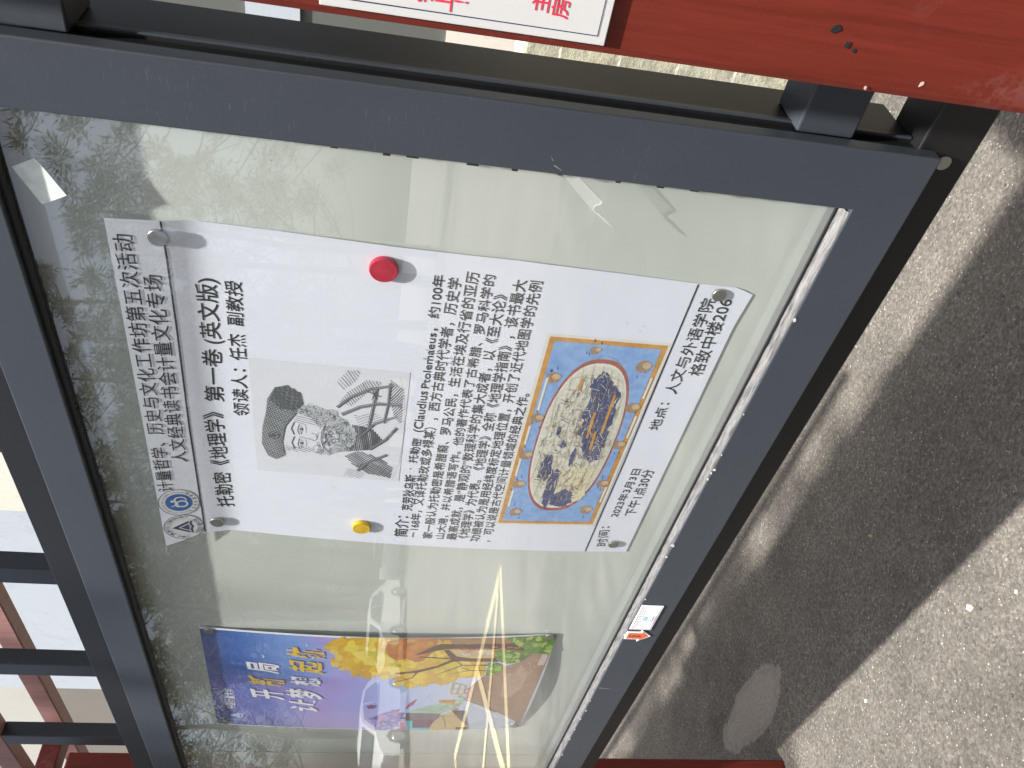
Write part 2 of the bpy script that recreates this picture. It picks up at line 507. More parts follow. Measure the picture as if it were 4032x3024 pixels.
class Flat:
    """thin print on a surface: 2D faces, each mapped through fn(x, z) -> (x, y, z)"""
    def __init__(s, fn, lift=.0005): s.V = []; s.F = []; s.MI = []; s.fn = fn; s.lift = lift
    def add(s, pts, faces, mat=0, layer=0):
        k = len(s.V)
        for x, z in pts:
            p = s.fn(x, z); s.V.append((p[0], p[1] - s.lift - .00016 * layer, p[2]))
        for f in faces: s.F.append(tuple(k + i for i in f)); s.MI.append(mat)
    def text(s, t, x0, z0, x1, z1, h, mat=0, layer=0, shear=0.0, bold=0.0):
        V, F = glyph_mesh(t, shear, bold)
        a, b, c, d = ink(V)
        sx = math.hypot(x1 - x0, z1 - z0) / max(b - a, 1e-6)
        ang = math.atan2(z1 - z0, x1 - x0)
        ca, sa = math.cos(ang), math.sin(ang)
        P = []
        for gx, gy in V:
            lx = (gx - a) * sx; ly = (gy - REF0) / (REF1 - REF0) * h
            P.append((x0 + lx * ca - ly * sa, z0 + lx * sa + ly * ca))
        s.add(P, F, mat, layer)
    def poly(s, pts, mat=0, layer=0, step=.018):
        bm = bmesh.new()
        vs_ = [bm.verts.new((p[0], p[1], 0)) for p in pts]
        tris = tessellate_polygon([[Vector((p[0], p[1], 0)) for p in pts]])
        for t in tris:
            try: bm.faces.new([vs_[i] for i in t])
            except ValueError: pass
        xs = [p[0] for p in pts]; zs = [p[1] for p in pts]
        for lo, hi, ax in ((min(xs), max(xs), 0), (min(zs), max(zs), 1)):
            k = math.floor(lo / step) + 1
            while k * step < hi:
                co = Vector((0, 0, 0)); co[ax] = k * step
                no = Vector((0, 0, 0)); no[ax] = 1
                bmesh.ops.bisect_plane(bm, geom=bm.verts[:] + bm.edges[:] + bm.faces[:], plane_co=co, plane_no=no)
                k += 1
        bm.verts.index_update()
        s.add([(v.co.x, v.co.y) for v in bm.verts], [tuple(v.index for v in f.verts) for f in bm.faces], mat, layer)
        bm.free()
    def stroke(s, pts, w, mat=0, layer=0):
        """ribbon along pts; w number or (w0, w1) taper"""
        n = len(pts); L = []; Rr = []
        for i, p in enumerate(pts):
            a = pts[max(i - 1, 0)]; b = pts[min(i + 1, n - 1)]
            dx, dz = b[0] - a[0], b[1] - a[1]; l = math.hypot(dx, dz) or 1
            ww = w if not isinstance(w, tuple) else w[0] + (w[1] - w[0]) * i / (n - 1)
            nx, nz = -dz / l * ww / 2, dx / l * ww / 2
            L.append((p[0] + nx, p[1] + nz)); Rr.append((p[0] - nx, p[1] - nz))
        s.add(L + Rr, [(i, n + i, n + i + 1, i + 1) for i in range(n - 1)], mat, layer)
    def ellipse(s, cx, cz, rx, rz, mat=0, layer=0, n=40, rot=0.0):
        c, d = math.cos(rot), math.sin(rot)
        P = [(cx + rx * math.cos(2 * math.pi * i / n) * c - rz * math.sin(2 * math.pi * i / n) * d,
              cz + rx * math.cos(2 * math.pi * i / n) * d + rz * math.sin(2 * math.pi * i / n) * c) for i in range(n)]
        s.add(P, [tuple(range(n))], mat, layer)
    def ring(s, cx, cz, rx, rz, w, mat=0, layer=0, n=48):
        P = []
        for k in (0, 1):
            f = w * k
            P += [(cx + (rx - f) * math.cos(2 * math.pi * i / n), cz + (rz - f) * math.sin(2 * math.pi * i / n)) for i in range(n)]
        s.add(P, [(i, (i + 1) % n, n + (i + 1) % n, n + i) for i in range(n)], mat, layer)
    def build(s, name, mats, parent=None, uv=None):
        me = bpy.data.meshes.new(name)
        me.from_pydata(s.V, [], s.F)
        for p, m in zip(me.polygons, s.MI): p.material_index = m
        # every print faces the viewer (-y)
        bm = bmesh.new(); bm.from_mesh(me)
        bm.normal_update()
        fl = [f for f in bm.faces if f.normal.y > 0]
        if fl: bmesh.ops.reverse_faces(bm, faces=fl)
        bm.to_mesh(me); bm.free()
        return link_mesh(name, me, mats, parent)

def ink_mat(name, c, rough=.38): return simple(name, c, rough, var=.04, scale=25)

# ---- white notice on the red post
M['notice'] = simple("white acrylic", (.51, .515, .52), .35, var=.03, scale=12)
M['red_ink'] = ink_mat("red print", (.62, .03, .07))
M['navy_ink'] = ink_mat("navy print", (.02, .025, .07))
nz0, nz1, nx0 = 1.3031, 1.5220, -.2513
sign = MB().box(nx0, -.030, -.1645, -.1605, nz0, nz1, .0008).build("notice_sign", M['notice'])
tag(sign, "white notice with red characters and a thin navy border on the red post", "sign")
fs = Flat(lambda x, z: (x, -.1645, z), .0003)
e = .0072
fs.stroke([(nx0 + e, nz1 - e), (nx0 + e, nz0 + e), (-.037, nz0 + e), (-.037, nz1 - e), (nx0 + e, nz1 - e)], .0010)
fs.build("border", M['navy_ink'], sign)
for line_ in ((("钥匙", 1.4832, -.2348), ("打开", 1.4681, -.2369), ("锁好", 1.4529, -.2386), ("上门", 1.4378, -.2424), ("!", 1.4256, -.2348)), (("主管", 1.3654, -.2327), ("房间", 1.3503, -.2353))):
    fs = Flat(lambda x, z: (x, -.1645, z), .0003)
    for ch, zt, x_l in line_:
        n = len(ch)
        fs.text(ch, x_l, zt - .0139, x_l + (.0145 * n + .0017 * (n - 1) if n > 1 else .0018), zt - .0139, .0130, bold=.012)
    fs.build("red_lettering", M['red_ink'], sign)

# ================================================================== NOTICE BOARD
PY = .044                                                   # face of the enamel board
board = thing("notice_board", "glazed notice board with slate grey metal frame and black lattice bars on top", "notice board", (-1.8, .06, .807))
# case behind the door
case = MB()
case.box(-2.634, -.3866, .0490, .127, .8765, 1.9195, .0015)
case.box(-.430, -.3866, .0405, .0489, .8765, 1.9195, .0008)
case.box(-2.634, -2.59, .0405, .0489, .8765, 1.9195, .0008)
case.build("case", M['slate_shaded'], board)
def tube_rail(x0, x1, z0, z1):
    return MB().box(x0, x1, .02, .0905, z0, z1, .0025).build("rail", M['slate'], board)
MB().box(-2.716, -.2, .0195, .0905, .807, .876, .0025).build("bottom_rail", M['slate_shaded'], board)
MB().box(-2.634, -.3866, .0195, .0905, 1.92, 2.0065, .002).build("top_rail", M['slate_shaded'], board)
tube_rail(-.3862, -.2, .958, 1.026)
tube_rail(-.3862, -.2, 1.7803, 1.8505)
MB().box(-.3866, -.3835, .0385, .0455, .878, 1.918, .0008).build("edge_strip", M['slate'], board)
# back panels
MB().box(-2.246, -.45, PY, PY + .004, .90, 1.91).build("back_panel", M['panel'], board)
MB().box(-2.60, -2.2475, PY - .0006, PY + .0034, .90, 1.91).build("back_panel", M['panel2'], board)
# door: mitred frame, lip in front, leaf behind
OX0, OX1, OZ0, OZ1 = -2.634, -.3864, .856, 1.9485
IX0, IX1, IZ0, IZ1 = -2.557, -.4632, .929, 1.8822
def frame_ring(o, i, y0, y1, bev):
    mb = MB()
    (ox0, ox1, oz0, oz1), (ix0, ix1, iz0, iz1) = o, i
    Oc = [(ox0, oz0), (ox1, oz0), (ox1, oz1), (ox0, oz1)]; Ic = [(ix0, iz0), (ix1, iz0), (ix1, iz1), (ix0, iz1)]
    bm = mb.bm
    vo = [[bm.verts.new((x, y, z)) for x, z in Oc] for y in (y0, y1)]
    vi = [[bm.verts.new((x, y, z)) for x, z in Ic] for y in (y0, y1)]
    for k in range(4):
        n = (k + 1) % 4
        bm.faces.new((vo[0][k], vo[0][n], vi[0][n], vi[0][k]))
        bm.faces.new((vo[1][k], vi[1][k], vi[1][n], vo[1][n]))
        bm.faces.new((vo[0][k], vo[1][k], vo[1][n], vo[0][n]))
        bm.faces.new((vi[0][k], vi[0][n], vi[1][n], vi[1][k]))
    bmesh.ops.recalc_face_normals(bm, faces=bm.faces[:])
    if bev:
        es = [e for e in bm.edges if all(abs(v.co.y - y0) < 1e-6 for v in e.verts) and len(set(v for v in e.verts)) == 2
              and not (any(v in vo[0] for v in e.verts) and any(v in vi[0] for v in e.verts))]
        es += [e for e in bm.edges if e.verts[0] in vo[0] and e.verts[1] in vo[1] or e.verts[1] in vo[0] and e.verts[0] in vo[1]]
        bmesh.ops.bevel(bm, geom=es, offset=bev, segments=3, affect='EDGES', profile=.5)
    return mb
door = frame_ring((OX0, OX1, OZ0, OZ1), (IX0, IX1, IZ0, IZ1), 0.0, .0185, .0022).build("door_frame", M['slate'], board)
leaf = frame_ring((OX0 + .004, OX1 - .004, OZ0 + .004, OZ1 - .004), (IX0 - .001, IX1 + .001, IZ0 - .001, IZ1 + .001), .0187, .0383, 0).build("door_leaf", M['slate_shaded'], board)
def sub(o, parent):
    o.parent = parent; o.location = (0, 0, 0); return o
# glass pane
gp = MB()
gp.box(IX0, IX1, .0150, .0195, IZ0, IZ1)
for f in gp.bm.faces:
    f.material_index = 0 if f.calc_center_median().y < .0151 else 1
sub(gp.build("glass_pane", [M['glass'], M['glass_back']], board), door)
# silver sealant bead along the bottom edge, ragged
bd = MB()
rr = random.Random(7)
prev = None; x = IX0 + .002
def bead_ring(x):
    n1 = noise.noise(Vector((x * 40, 0, 0))) * .0013 + noise.noise(Vector((x * 140, 3, 0))) * .0007
    n2 = noise.noise(Vector((x * 60, 9, 0))) * .0012 + noise.noise(Vector((x * 190, 5, 0))) * .0006
    return [bd.bm.verts.new(p) for p in ((x, .0012, IZ0 + .0002), (x, .0030, IZ0 + .0030 + n1 * .6), (x, .0080, IZ0 + .0042 + n1), (x, .0120, IZ0 + .0075 + n2), (x, .0147, IZ0 + .0105 + n2 * 1.4))]
while x < IX1 - .001:
    r = bead_ring(x)
    if prev:
        for k in range(4):
            f = bd.bm.faces.new((prev[k], prev[k + 1], r[k + 1], r[k])); f.smooth = True
    prev = r; x += .004
sub(bd.build("sealant_bead", M['bead'], board), door)
MB().box(IX0, IX1, .0200, .0430, IZ0 - .0008, IZ0 + .0042, .0012).build("inner_ledge", simple("dull aluminium", (.17, .175, .185), .45, .3), board)
# black gasket along the top and side edges
gk = MB()
gk.box(IX0, IX1 - .004, .0118, .0149, IZ0 + .0095, IZ0 + .0130, .0008)
gk.box(IX0, IX1 - .0004, .0075, .0149, IZ1 - .0065, IZ1 - .0002, .001)
gk.box(IX0, IX1 - .0004, .0200, .0260, IZ1 - .0045, IZ1 - .0002, .001)
gk.box(IX1 - .0035, IX1 - .0003, .0085, .0149, IZ0 + .011, IZ1 - .007, .0008)
sub(gk.build("gasket", M['rubber'], board), door)
# ragged gasket crumbs by the stile
for k in range(9):
    z = 1.12 + k * .052 + rr.uniform(-.02, .02)
    gc = MB().box(IX1 - .0058 - rr.uniform(0, .002), IX1 - .0034, .009, .0147, z, z + rr.uniform(.006, .014), .0008)
    sub(gc.build("gasket_crumb", M['rubber'], board), door)
# scratches and dried drips on the door
M['scratch'] = simple("bare scratched metal", (.34, .35, .37), .45, var=.2)
for (xa, za, xb, zb, w) in ((-1.7345, .9245, -1.7385, .893, .0014), (-1.742, .8625, -1.7435, .857, .0012), (-.452, 1.288, -.4575, 1.278, .0008), (-.447, 1.29, -.441, 1.294, .0005)):
    d = Vector((xb - xa, 0, zb - za)); n = Vector((-d.z, 0, d.x)).normalized() * w / 2
    a = Vector((xa, -.0003, za)); b = Vector((xb, -.0003, zb))
    sc = MB(); sc.bm.faces.new([sc.bm.verts.new(p) for p in (a - n, a + n, b + n * .3, b - n * .3)])
    sub(sc.build("scratch", M['scratch'], board), door)
# flakes of sealant
M['flake'] = simple("white sealant flake", (.50, .50, .49), .6)
for k in range(20):
    x = rr.uniform(-2.3, -.6); s = rr.uniform(.0015, .004)
    z = IZ0 + rr.uniform(-.004, .002)
    pts = [(x + s * rr.uniform(.5, 1.3) * math.cos(a), -.0004, z + s * .8 * rr.uniform(.5, 1.3) * math.sin(a)) for a in [j * math.pi / 3 for j in range(6)]]
    fl = MB().prism(pts, (0, -.0006, 0))
    sub(fl.build("sealant_flake", M['flake'], board), door)
# pivot cap on the bottom rail
MB().lathe([(.0088, .0196), (.0088, .0182), (.0082, .0176)], (-.3995, 0, .8385), 'y', 40).build("pivot_cap", simple("dull nickel", (.42, .40, .35), .45, .3, var=.06), board)
# lattice bars above
M['weld'] = simple("weld bead", (.35, .31, .27), .6)
M['bar_steel'] = paint("grimy black steel", (.013, .0145, .017), .36, .8)
for xr in (-.67, -1.07, -1.471, -1.868, -2.268):
    b = MB().box(xr - .0545, xr, .083, .1205, 2.0068, 2.3376, .0022).build("lattice_bar", M['bar_steel'], board)
    w = MB(); q = random.Random(int(-xr * 100))
    for j in range(5):
        cx = xr + q.uniform(-.004, .006); cy = .084 + q.uniform(-.006, .012)
        w.lathe([(.0005, .0), (.0045, .001), (.004, .004), (.0012, .0062)], (cx, cy, 2.0066), 'z', 8)
    sub(w.build("weld", M['weld'], board), b)

# the next board along, beyond the left post (out of the picture, its shadow is not)
board2 = copy_tree(board)
board2.location.x -= 2.632
tag(board2, "second notice board of the row, beyond the left red post", "notice board")

# copper wire hooked round the second bar
M['copper'] = simple("old copper wire", (.30, .13, .07), .4, .7)
wp = []
for k in range(15):
    a = math.pi * (-.05 + 1.16 * k / 14)
    wp.append((-1.8605 - .0485 * (k / 14) ** .9, .078 - .004 * math.sin(a), 2.018 + .016 * math.sin(a * .95)))
wp = [(-1.862, .10, 2.012)] + wp + [(-1.918, .079, 2.0105), (-1.920, .0795, 2.013), (-1.917, .080, 2.0175), (-1.905, .080, 2.012)]
tag(MB().tube(wp, .0013, 8).build("wire_hook", M['copper']), "thin copper wire hooked round a black lattice bar above the frame", "wire")

# ================================================================== LECTURE POSTER
def y1(X, Z):
    s = min(1, max(0, (X + 1.25) / .63)); t = (Z - .98) / (1.735 - .98); tc = min(1, max(0, t))
    r = .012 * math.sin(math.pi * tc) * (1 - s) ** 1.3 + .004 * math.sin(math.pi * tc) ** 2 * s
    if Z > 1.68: r += .175 * (Z - 1.68) * min(1, (Z - 1.68) / .04)
    return PY - .0018 - r
def f1(X, Z): return (X, y1(X, Z), Z)
# outline of the sheet, bottom to top: (z, left x, right x)
EDGE1 = [(.9785, -1.2528, -.6302), (.9890, -1.2532, -.6262), (1.0000, -1.2533, -.6225), (1.05, -1.2533, -.6222), (1.15, -1.2520, -.6182),
         (1.30, -1.2500, -.6126), (1.45, -1.2482, -.6115), (1.60, -1.2458, -.6073), (1.70, -1.2435, -.6057), (1.735, -1.2428, -.6051),
         (1.755, -1.2515, -.6040), (1.775, -1.2625, -.6028), (1.80, -1.2738, -.6018)]
def edge1(z):
    for a, b in zip(EDGE1, EDGE1[1:]):
        if z <= b[0]:
            k = (z - a[0]) / (b[0] - a[0]); return a[1] + (b[1] - a[1]) * k, a[2] + (b[2] - a[2]) * k
    return EDGE1[-1][1:]
def sheet(fn, edge, z0, z1, ztop, nx, nz, zbot=None):
    """paper as a thin bent sheet: front, back and rim"""
    bm = bmesh.new(); G = []
    for j in range(nz + 1):
        row = []
        for i in range(nx + 1):
            s = i / nx; zz = z0 + (z1 - z0) * j / nz
            if zbot: zz = zz + zbot(s) * (1 - j / nz)
            if ztop: zz = zz + ztop(s) * (j / nz)
            l, r = edge(zz); x = l + (r - l) * s
            row.append(bm.verts.new(fn(x, zz)))
        G.append(row)
    for j in range(nz):
        for i in range(nx):
            f = bm.faces.new((G[j][i], G[j][i + 1], G[j + 1][i + 1], G[j + 1][i])); f.smooth = True
    bmesh.ops.recalc_face_normals(bm, faces=bm.faces[:])
    bm.normal_update()
    if bm.faces[0].normal.y > 0: bmesh.ops.reverse_faces(bm, faces=bm.faces[:])
    bmesh.ops.solidify(bm, geom=bm.faces[:], thickness=.00025)
    return bm
mb = MB(); mb.bm.free()
mb.bm = sheet(f1, edge1, .9803, 1.787, lambda s: .0145 * (1 - s), 44, 60, lambda s: .004 * (1 - s) - .006 * max(0, s - .9) * 10 * .9)
poster = mb.build("lecture_poster", M['paper'])
tag(poster, "large white lecture poster with black Chinese text, a portrait engraving and an old map", "poster")
T1 = [
('计量哲学、历史与文化工作坊第五次活动',-1.1222,1.7725,-0.6248,1.7603,0.0213),
('人文经典读书会计量文化专场',-1.0512,1.7442,-0.6857,1.7357,0.0215),
('托勒密《地理学》',-1.1743,1.6838,-0.9415,1.6853,0.0262),
('第一卷',-0.9195,1.6809,-0.8151,1.6765,0.0254),
('(英文版)',-0.8046,1.6756,-0.692,1.6732,0.0253),
('领读人：',-0.9466,1.6475,-0.8486,1.6454,0.0215),
('任杰',-0.8317,1.643,-0.7828,1.6435,0.0226),
('副教授',-0.7677,1.6442,-0.6923,1.642,0.0207),
('简介：',-1.2237,1.3928,-1.1642,1.3941,0.0224),
('克劳狄乌斯',-1.1479,1.3914,-1.0528,1.3909,0.0174),
('·',-1.0433,1.3939,-1.0315,1.3919,0.0155),
('托勒密',-1.0228,1.3933,-0.9642,1.3896,0.0139),
('(Claudius',-0.9489,1.3897,-0.8599,1.3889,0.0172),
('Ptolemaeus，',-0.8535,1.3886,-0.7379,1.3878,0.0140),
('约100年',-0.7201,1.3882,-0.6474,1.3872,0.0148),
('－168年，又译托勒玫或多禄某），西方古典时代学者，历史学',-1.2244,1.3754,-0.6496,1.3655,0.0087),
('家一般认为托勒密是希腊裔、罗马公民，生活在埃及行省的亚历',-1.2254,1.35,-0.6374,1.344,0.0163),
('山大港，并以希腊语写作。他的著作代表了古希腊、罗马科学的',-1.2241,1.3288,-0.6391,1.323,0.0150),
('最高成就，是“静观的”数理科学的集大成者，以《至大论》',-1.2257,1.3069,-0.6691,1.3029,0.0170),
('《地理学》为代表。《地理学》全称《地理学指南》，该书最大',-1.2205,1.2861,-0.6424,1.2811,0.0175),
('功绩被认为是用经纬度标定地理位置，开创了近代地图学的先例',-1.2277,1.2657,-0.642,1.2602,0.0167),
('可以说是古代空间计量领域的经典之作。',-1.2062,1.2443,-0.8491,1.2407,0.0166),
('，',-1.2304,1.2458,-1.2218,1.2456,0.0154),
('时间：',-1.2327,1.0277,-1.1718,1.0358,0.0184),
('2023年3月3日',-1.1434,1.0292,-1.0095,1.0233,0.0154),
('下午1点30分',-1.1384,0.999,-1.0093,1.0,0.0199),
('地点：',-0.9115,1.0227,-0.849,1.0235,0.0173),
('人文与外语学院',-0.8295,1.02,-0.6443,1.0212,0.0195),
('格致中楼206',-0.7881,0.9936,-0.6433,0.9974,0.0214),
]

for t, xa, za, xb, zb, h in T1:
    fl = Flat(f1, .0004)
    if t.startswith('－168'): h = .0165
    if t == '·': 
        fl.ellipse((xa + xb) / 2, za + .008, .0013, .0013); fl.build("text_line", M['ink'], poster); continue
    if t == '，':
        fl.stroke([(xa + .005, za + .005), (xa + .0035, za - .001)], (.003, .0012)); fl.build("text_line", M['ink'], poster); continue
    if t in ('时间：', '地点：', '简介：', '领读人：'):
        xb -= .0
    bw = .00055 if t in ('简介：', '托勒密《地理学》', '第一卷', '(英文版)') else .00028
    fl.text(t, xa - bw, za, xb - bw, zb, h); fl.text(t, xa + bw, za + bw * .4, xb + bw, zb + bw * .4, h, 0, 1)
    fl.build("text_line", M['ink'], poster)
def wavy(P, w):
    out = []
    for a, b in zip(P, P[1:]):
        for k in range(8): out.append((a[0] + (b[0] - a[0]) * k / 8, a[1] + (b[1] - a[1]) * k / 8))
    out.append(P[-1]); fl = Flat(f1, .0004); fl.stroke(out, w); fl.build("rule_line", M['ink'], poster)
wavy([(-.6057, 1.7275), (-.6567, 1.7270), (-.778, 1.7288), (-.9684, 1.7337), (-1.185, 1.7356), (-1.2422, 1.7364)], .0026)
wavy([(-.6230, 1.0545), (-.75, 1.0560), (-.9959, 1.0580), (-1.12, 1.0610), (-1.2509, 1.0637)], .0022)

# ---- the two crests in the corner
M['crest_navy'] = ink_mat("crest navy", (.020, .030, .10)); M['crest_blue'] = ink_mat("crest blue", (.018, .125, .42))
M['crest_white'] = ink_mat("crest white", (.78, .80, .83)); M['crest_grey'] = ink_mat("crest grey", (.16, .17, .20))
M['crest_red'] = ink_mat("crest red", (.35, .05, .05))
CM = [M['crest_navy'], M['crest_blue'], M['crest_white'], M['crest_grey'], M['crest_red']]
def ring_text(fl, s, cx, cz, rx, rz, a0, a1, h, mat, inward=False, layer=1):
    n = len(s)
    for i, ch in enumerate(s):
        if ch == ' ': continue
        a = a0 + (a1 - a0) * i / max(1, n - 1)
        px, pz = cx + rx * math.cos(a), cz + rz * math.sin(a)
        up = a if not inward else a + math.pi
        tx, tz = math.sin(up), -math.cos(up)            # reading direction
        w = h * .95 if ord(ch) > 255 else h * .62
        ux, uz = math.cos(up), math.sin(up)
        x0, z0 = px - tx * w / 2 - ux * h / 2, pz - tz * w / 2 - uz * h / 2
        fl.text(ch, x0, z0, x0 + tx * w, z0 + tz * w, h, mat, layer, bold=.01)
D = math.radians
fl = Flat(f1, .0004)
cx, cz, rx, rz = -1.1535, 1.7680, .0345, .0310
fl.ellipse(cx, cz, rx, rz, 2, 0); fl.ring(cx, cz, rx, rz, .0010, 0, 1)
fl.ellipse(cx, cz, rx * .66, rz * .66, 1, 1)
ring_text(fl, "SCHOOL OF HUMANITIES AND FOREIGN LANGUAGES", cx, cz, rx * .81, rz * .81, D(205), D(-25), .0030, 3, layer=2)
ring_text(fl, "人文与外语学院", cx, cz, rx * .82, rz * .82, D(215), D(325), .0055, 0, True, layer=2)
def arc(cx, cz, r, a0, a1, n=18, e=1.0): return [(cx + r * math.cos(D(a0 + (a1 - a0) * k / n)), cz + r * e * math.sin(D(a0 + (a1 - a0) * k / n))) for k in range(n + 1)]
fl.stroke(arc(cx - .0035, cz - .0045, .0078, 60, 400), .0030, 2, 2)
fl.stroke(arc(cx + .0060, cz - .0030, .0088, 150, -100), (.0034, .0016), 2, 3)
fl.stroke([(cx - .0095, cz + .0130), (cx - .0070, cz + .0060), (cx - .0010, cz + .0045), (cx + .0035, cz + .0010)], (.0014, .0040), 2, 2)
fl.stroke([(cx - .0115, cz + .0005), (cx - .0075, cz + .0050)], (.0050, .0030), 2, 2)
fl.ellipse(cx + .0045, cz + .0095, .0028, .0028, 2, 2)
fl.build("crest", CM, poster)
fl = Flat(f1, .0004)
cx, cz, rx, rz = -1.2222, 1.7676, .0345, .0312
fl.ellipse(cx, cz, rx, rz, 2, 0); fl.ring(cx, cz, rx, rz, .0011, 0, 1); fl.ring(cx, cz, rx * .68, rz * .68, .0004, 3, 1)
ring_text(fl, "CHINA JILIANG UNIVERSITY", cx, cz, rx * .83, rz * .83, D(190), D(-15), .0062, 3, layer=1)
ring_text(fl, "中国计量大学", cx, cz, rx * .82, rz * .82, D(232), D(310), .0080, 3, True, layer=1)
ap, bl, br = (cx - .001, cz + .0185), (cx - .0175, cz - .0085), (cx + .0165, cz - .0085)
fl.poly([ap, bl, br], 0, 1)
fl.poly([(cx - .001, cz + .0085), (cx - .0125, cz - .0085), (cx + .0105, cz - .0085)], 2, 2)
fl.poly([(cx - .001, cz + .0055), (cx - .0095, cz - .0078), (cx + .0075, cz - .0078)], 0, 3)
fl.poly([(cx - .0175, cz - .0105), (cx - .006, cz - .0098), (cx, cz - .0122), (cx + .006, cz - .0098), (cx + .0165, cz - .0105), (cx + .0165, cz - .0135), (cx + .006, cz - .0130), (cx, cz - .0158), (cx - .006, cz - .0130), (cx - .0175, cz - .0135)], 0, 1)
fl.build("crest", CM, poster)

# ---- engraving of a bearded man in a soft cap: hatched strokes
PX0, PX1, PZ0, PZ1 = -1.0715, -.8245, 1.4183, 1.6420
def pp(x, y): return (PX0 + (PX1 - PX0) * x, PZ0 + (PZ1 - PZ0) * y)
M['eng_bg'] = ink_mat("engraving tint", (.72, .745, .815)); M['eng_ink'] = ink_mat("engraving ink", (.10, .112, .122)); M['eng_mid'] = ink_mat("engraving wash", (.47, .505, .53))
fl = Flat(f1, .0004)
def hatch(poly, ang, step, w, mat=1, layer=2, jit=.15, seed=1):
    rg = random.Random(seed); ca, sa = math.cos(D(ang)), math.sin(D(ang))
    Q = [(x * ca + y * sa, -x * sa + y * ca) for x, y in poly]
    lo, hi = min(q[1] for q in Q), max(q[1] for q in Q); v = lo + step * .5
    while v < hi:
        xs = []
        for (xa, ya), (xb, yb) in zip(Q, Q[1:] + Q[:1]):
            if (ya <= v) != (yb <= v): xs.append(xa + (v - ya) / (yb - ya) * (xb - xa))
        xs.sort()
        for a, b in zip(xs[::2], xs[1::2]):
            if b - a < step * .6: continue
            n = max(2, int((b - a) / .05)); pts = []
            for k in range(n + 1):
                u = a + (b - a) * k / n; vv = v + step * jit * math.sin(u * 26 + v * 40)
                pts.append(pp(u * ca - vv * sa, u * sa + vv * ca))
            fl.stroke(pts, w * rg.uniform(.75, 1.25), mat, layer)
        v += step
def shape(P, mat, layer=1): fl.poly([pp(x, y) for x, y in P], mat, layer)
def line(P, w, mat=1, layer=3): fl.stroke([pp(x, y) for x, y in P], tuple(q * .82 for q in w) if isinstance(w, tuple) else w * .82, mat, layer)
fl.poly([pp(0, 0), pp(1, 0), pp(1, 1), pp(0, 1)], 0, 0)
W1 = .0013
beret = [(.17, .80), (.13, .86), (.16, .92), (.27, .955), (.42, .945), (.56, .915), (.68, .90), (.78, .85), (.80, .77), (.75, .69), (.66, .67), (.58, .72), (.45, .795), (.30, .82)]
shape(beret, 2); hatch(beret, 62, .016, .0014); hatch(beret, 18, .016, .0011, seed=2)
pom = [(.60, .82), (.68, .88), (.78, .85), (.81, .77), (.75, .68), (.66, .665), (.60, .72)]
hatch(pom, 40, .012, .0020, seed=3)
line([(.18, .80), (.30, .815), (.45, .79), (.58, .715)], (.0016, .0022))
fl.ring(*pp(.36, .87), .0085, .0085, .0016, 1, 4, 20); fl.ellipse(*pp(.36, .87), .004, .004, 1, 4, 14)
face = [(.24, .80), (.34, .81), (.47, .775), (.55, .72), (.56, .60), (.50, .48), (.36, .44), (.25, .50), (.22, .60), (.215, .70)]
shape(face, 0)
hatch([(.225, .79), (.27, .80), (.27, .62), (.24, .58), (.22, .66)], 70, .017, .0009)
hatch([(.49, .74), (.56, .71), (.56, .56), (.50, .52), (.48, .62)], 75, .018, .0009)
for ex in (.305, .435):
    line([(ex - .05, .700), (ex - .01, .712), (ex + .045, .700)], .0012)
    line([(ex - .042, .688), (ex, .696), (ex + .042, .685), (ex, .676), (ex - .042, .688)], .0008)
    fl.ellipse(*pp(ex + .003, .686), .0024, .0021, 1, 4, 12)
    line([(ex - .055, .735), (ex, .752), (ex + .06, .732)], .0022)
    line([(ex - .03, .658), (ex + .01, .652), (ex + .04, .662)], .0007)
line([(.365, .70), (.352, .63), (.338, .60), (.352, .585), (.38, .582), (.402, .592)], .0011)
line([(.40, .60), (.41, .62)], .0009)
# moustache, beard, hair: curls
rg = random.Random(11)
beard = [(.22, .60), (.28, .575), (.36, .565), (.46, .57), (.55, .62), (.585, .72), (.645, .70), (.66, .60), (.62, .48), (.54, .38), (.44, .325), (.34, .325), (.26, .40), (.215, .50)]
shape(beard, 2); 
def inside(P, x, y):
    c = False
    for (xa, ya), (xb, yb) in zip(P, P[1:] + P[:1]):
        if (ya <= y) != (yb <= y) and x < xa + (y - ya) / (yb - ya) * (xb - xa): c = not c
    return c
k = 0
while k < 210:
    x, y = rg.uniform(.2, .67), rg.uniform(.32, .73)
    if not inside(beard, x, y): continue
    k += 1
    r = rg.uniform(.012, .028); a0 = rg.uniform(150, 330); sp = rg.uniform(90, 220) * rg.choice((-1, 1))
    P = [(x + r * math.cos(D(a0 + sp * i / 6)), y + r * 1.15 * math.sin(D(a0 + sp * i / 6))) for i in range(7)]
    line(P, (.0010, .0004), 1 if rg.random() < .72 else 0, 3)
shape([(.29, .555), (.37, .575), (.46, .558), (.50, .53), (.42, .545), (.37, .548), (.33, .545), (.26, .525)], 0, 4)
line([(.27, .535), (.33, .552), (.37, .556), (.43, .552), (.49, .532)], (.0016, .0010), 1, 5)
line([(.325, .527), (.37, .522), (.42, .528)], .0016, 1, 5)
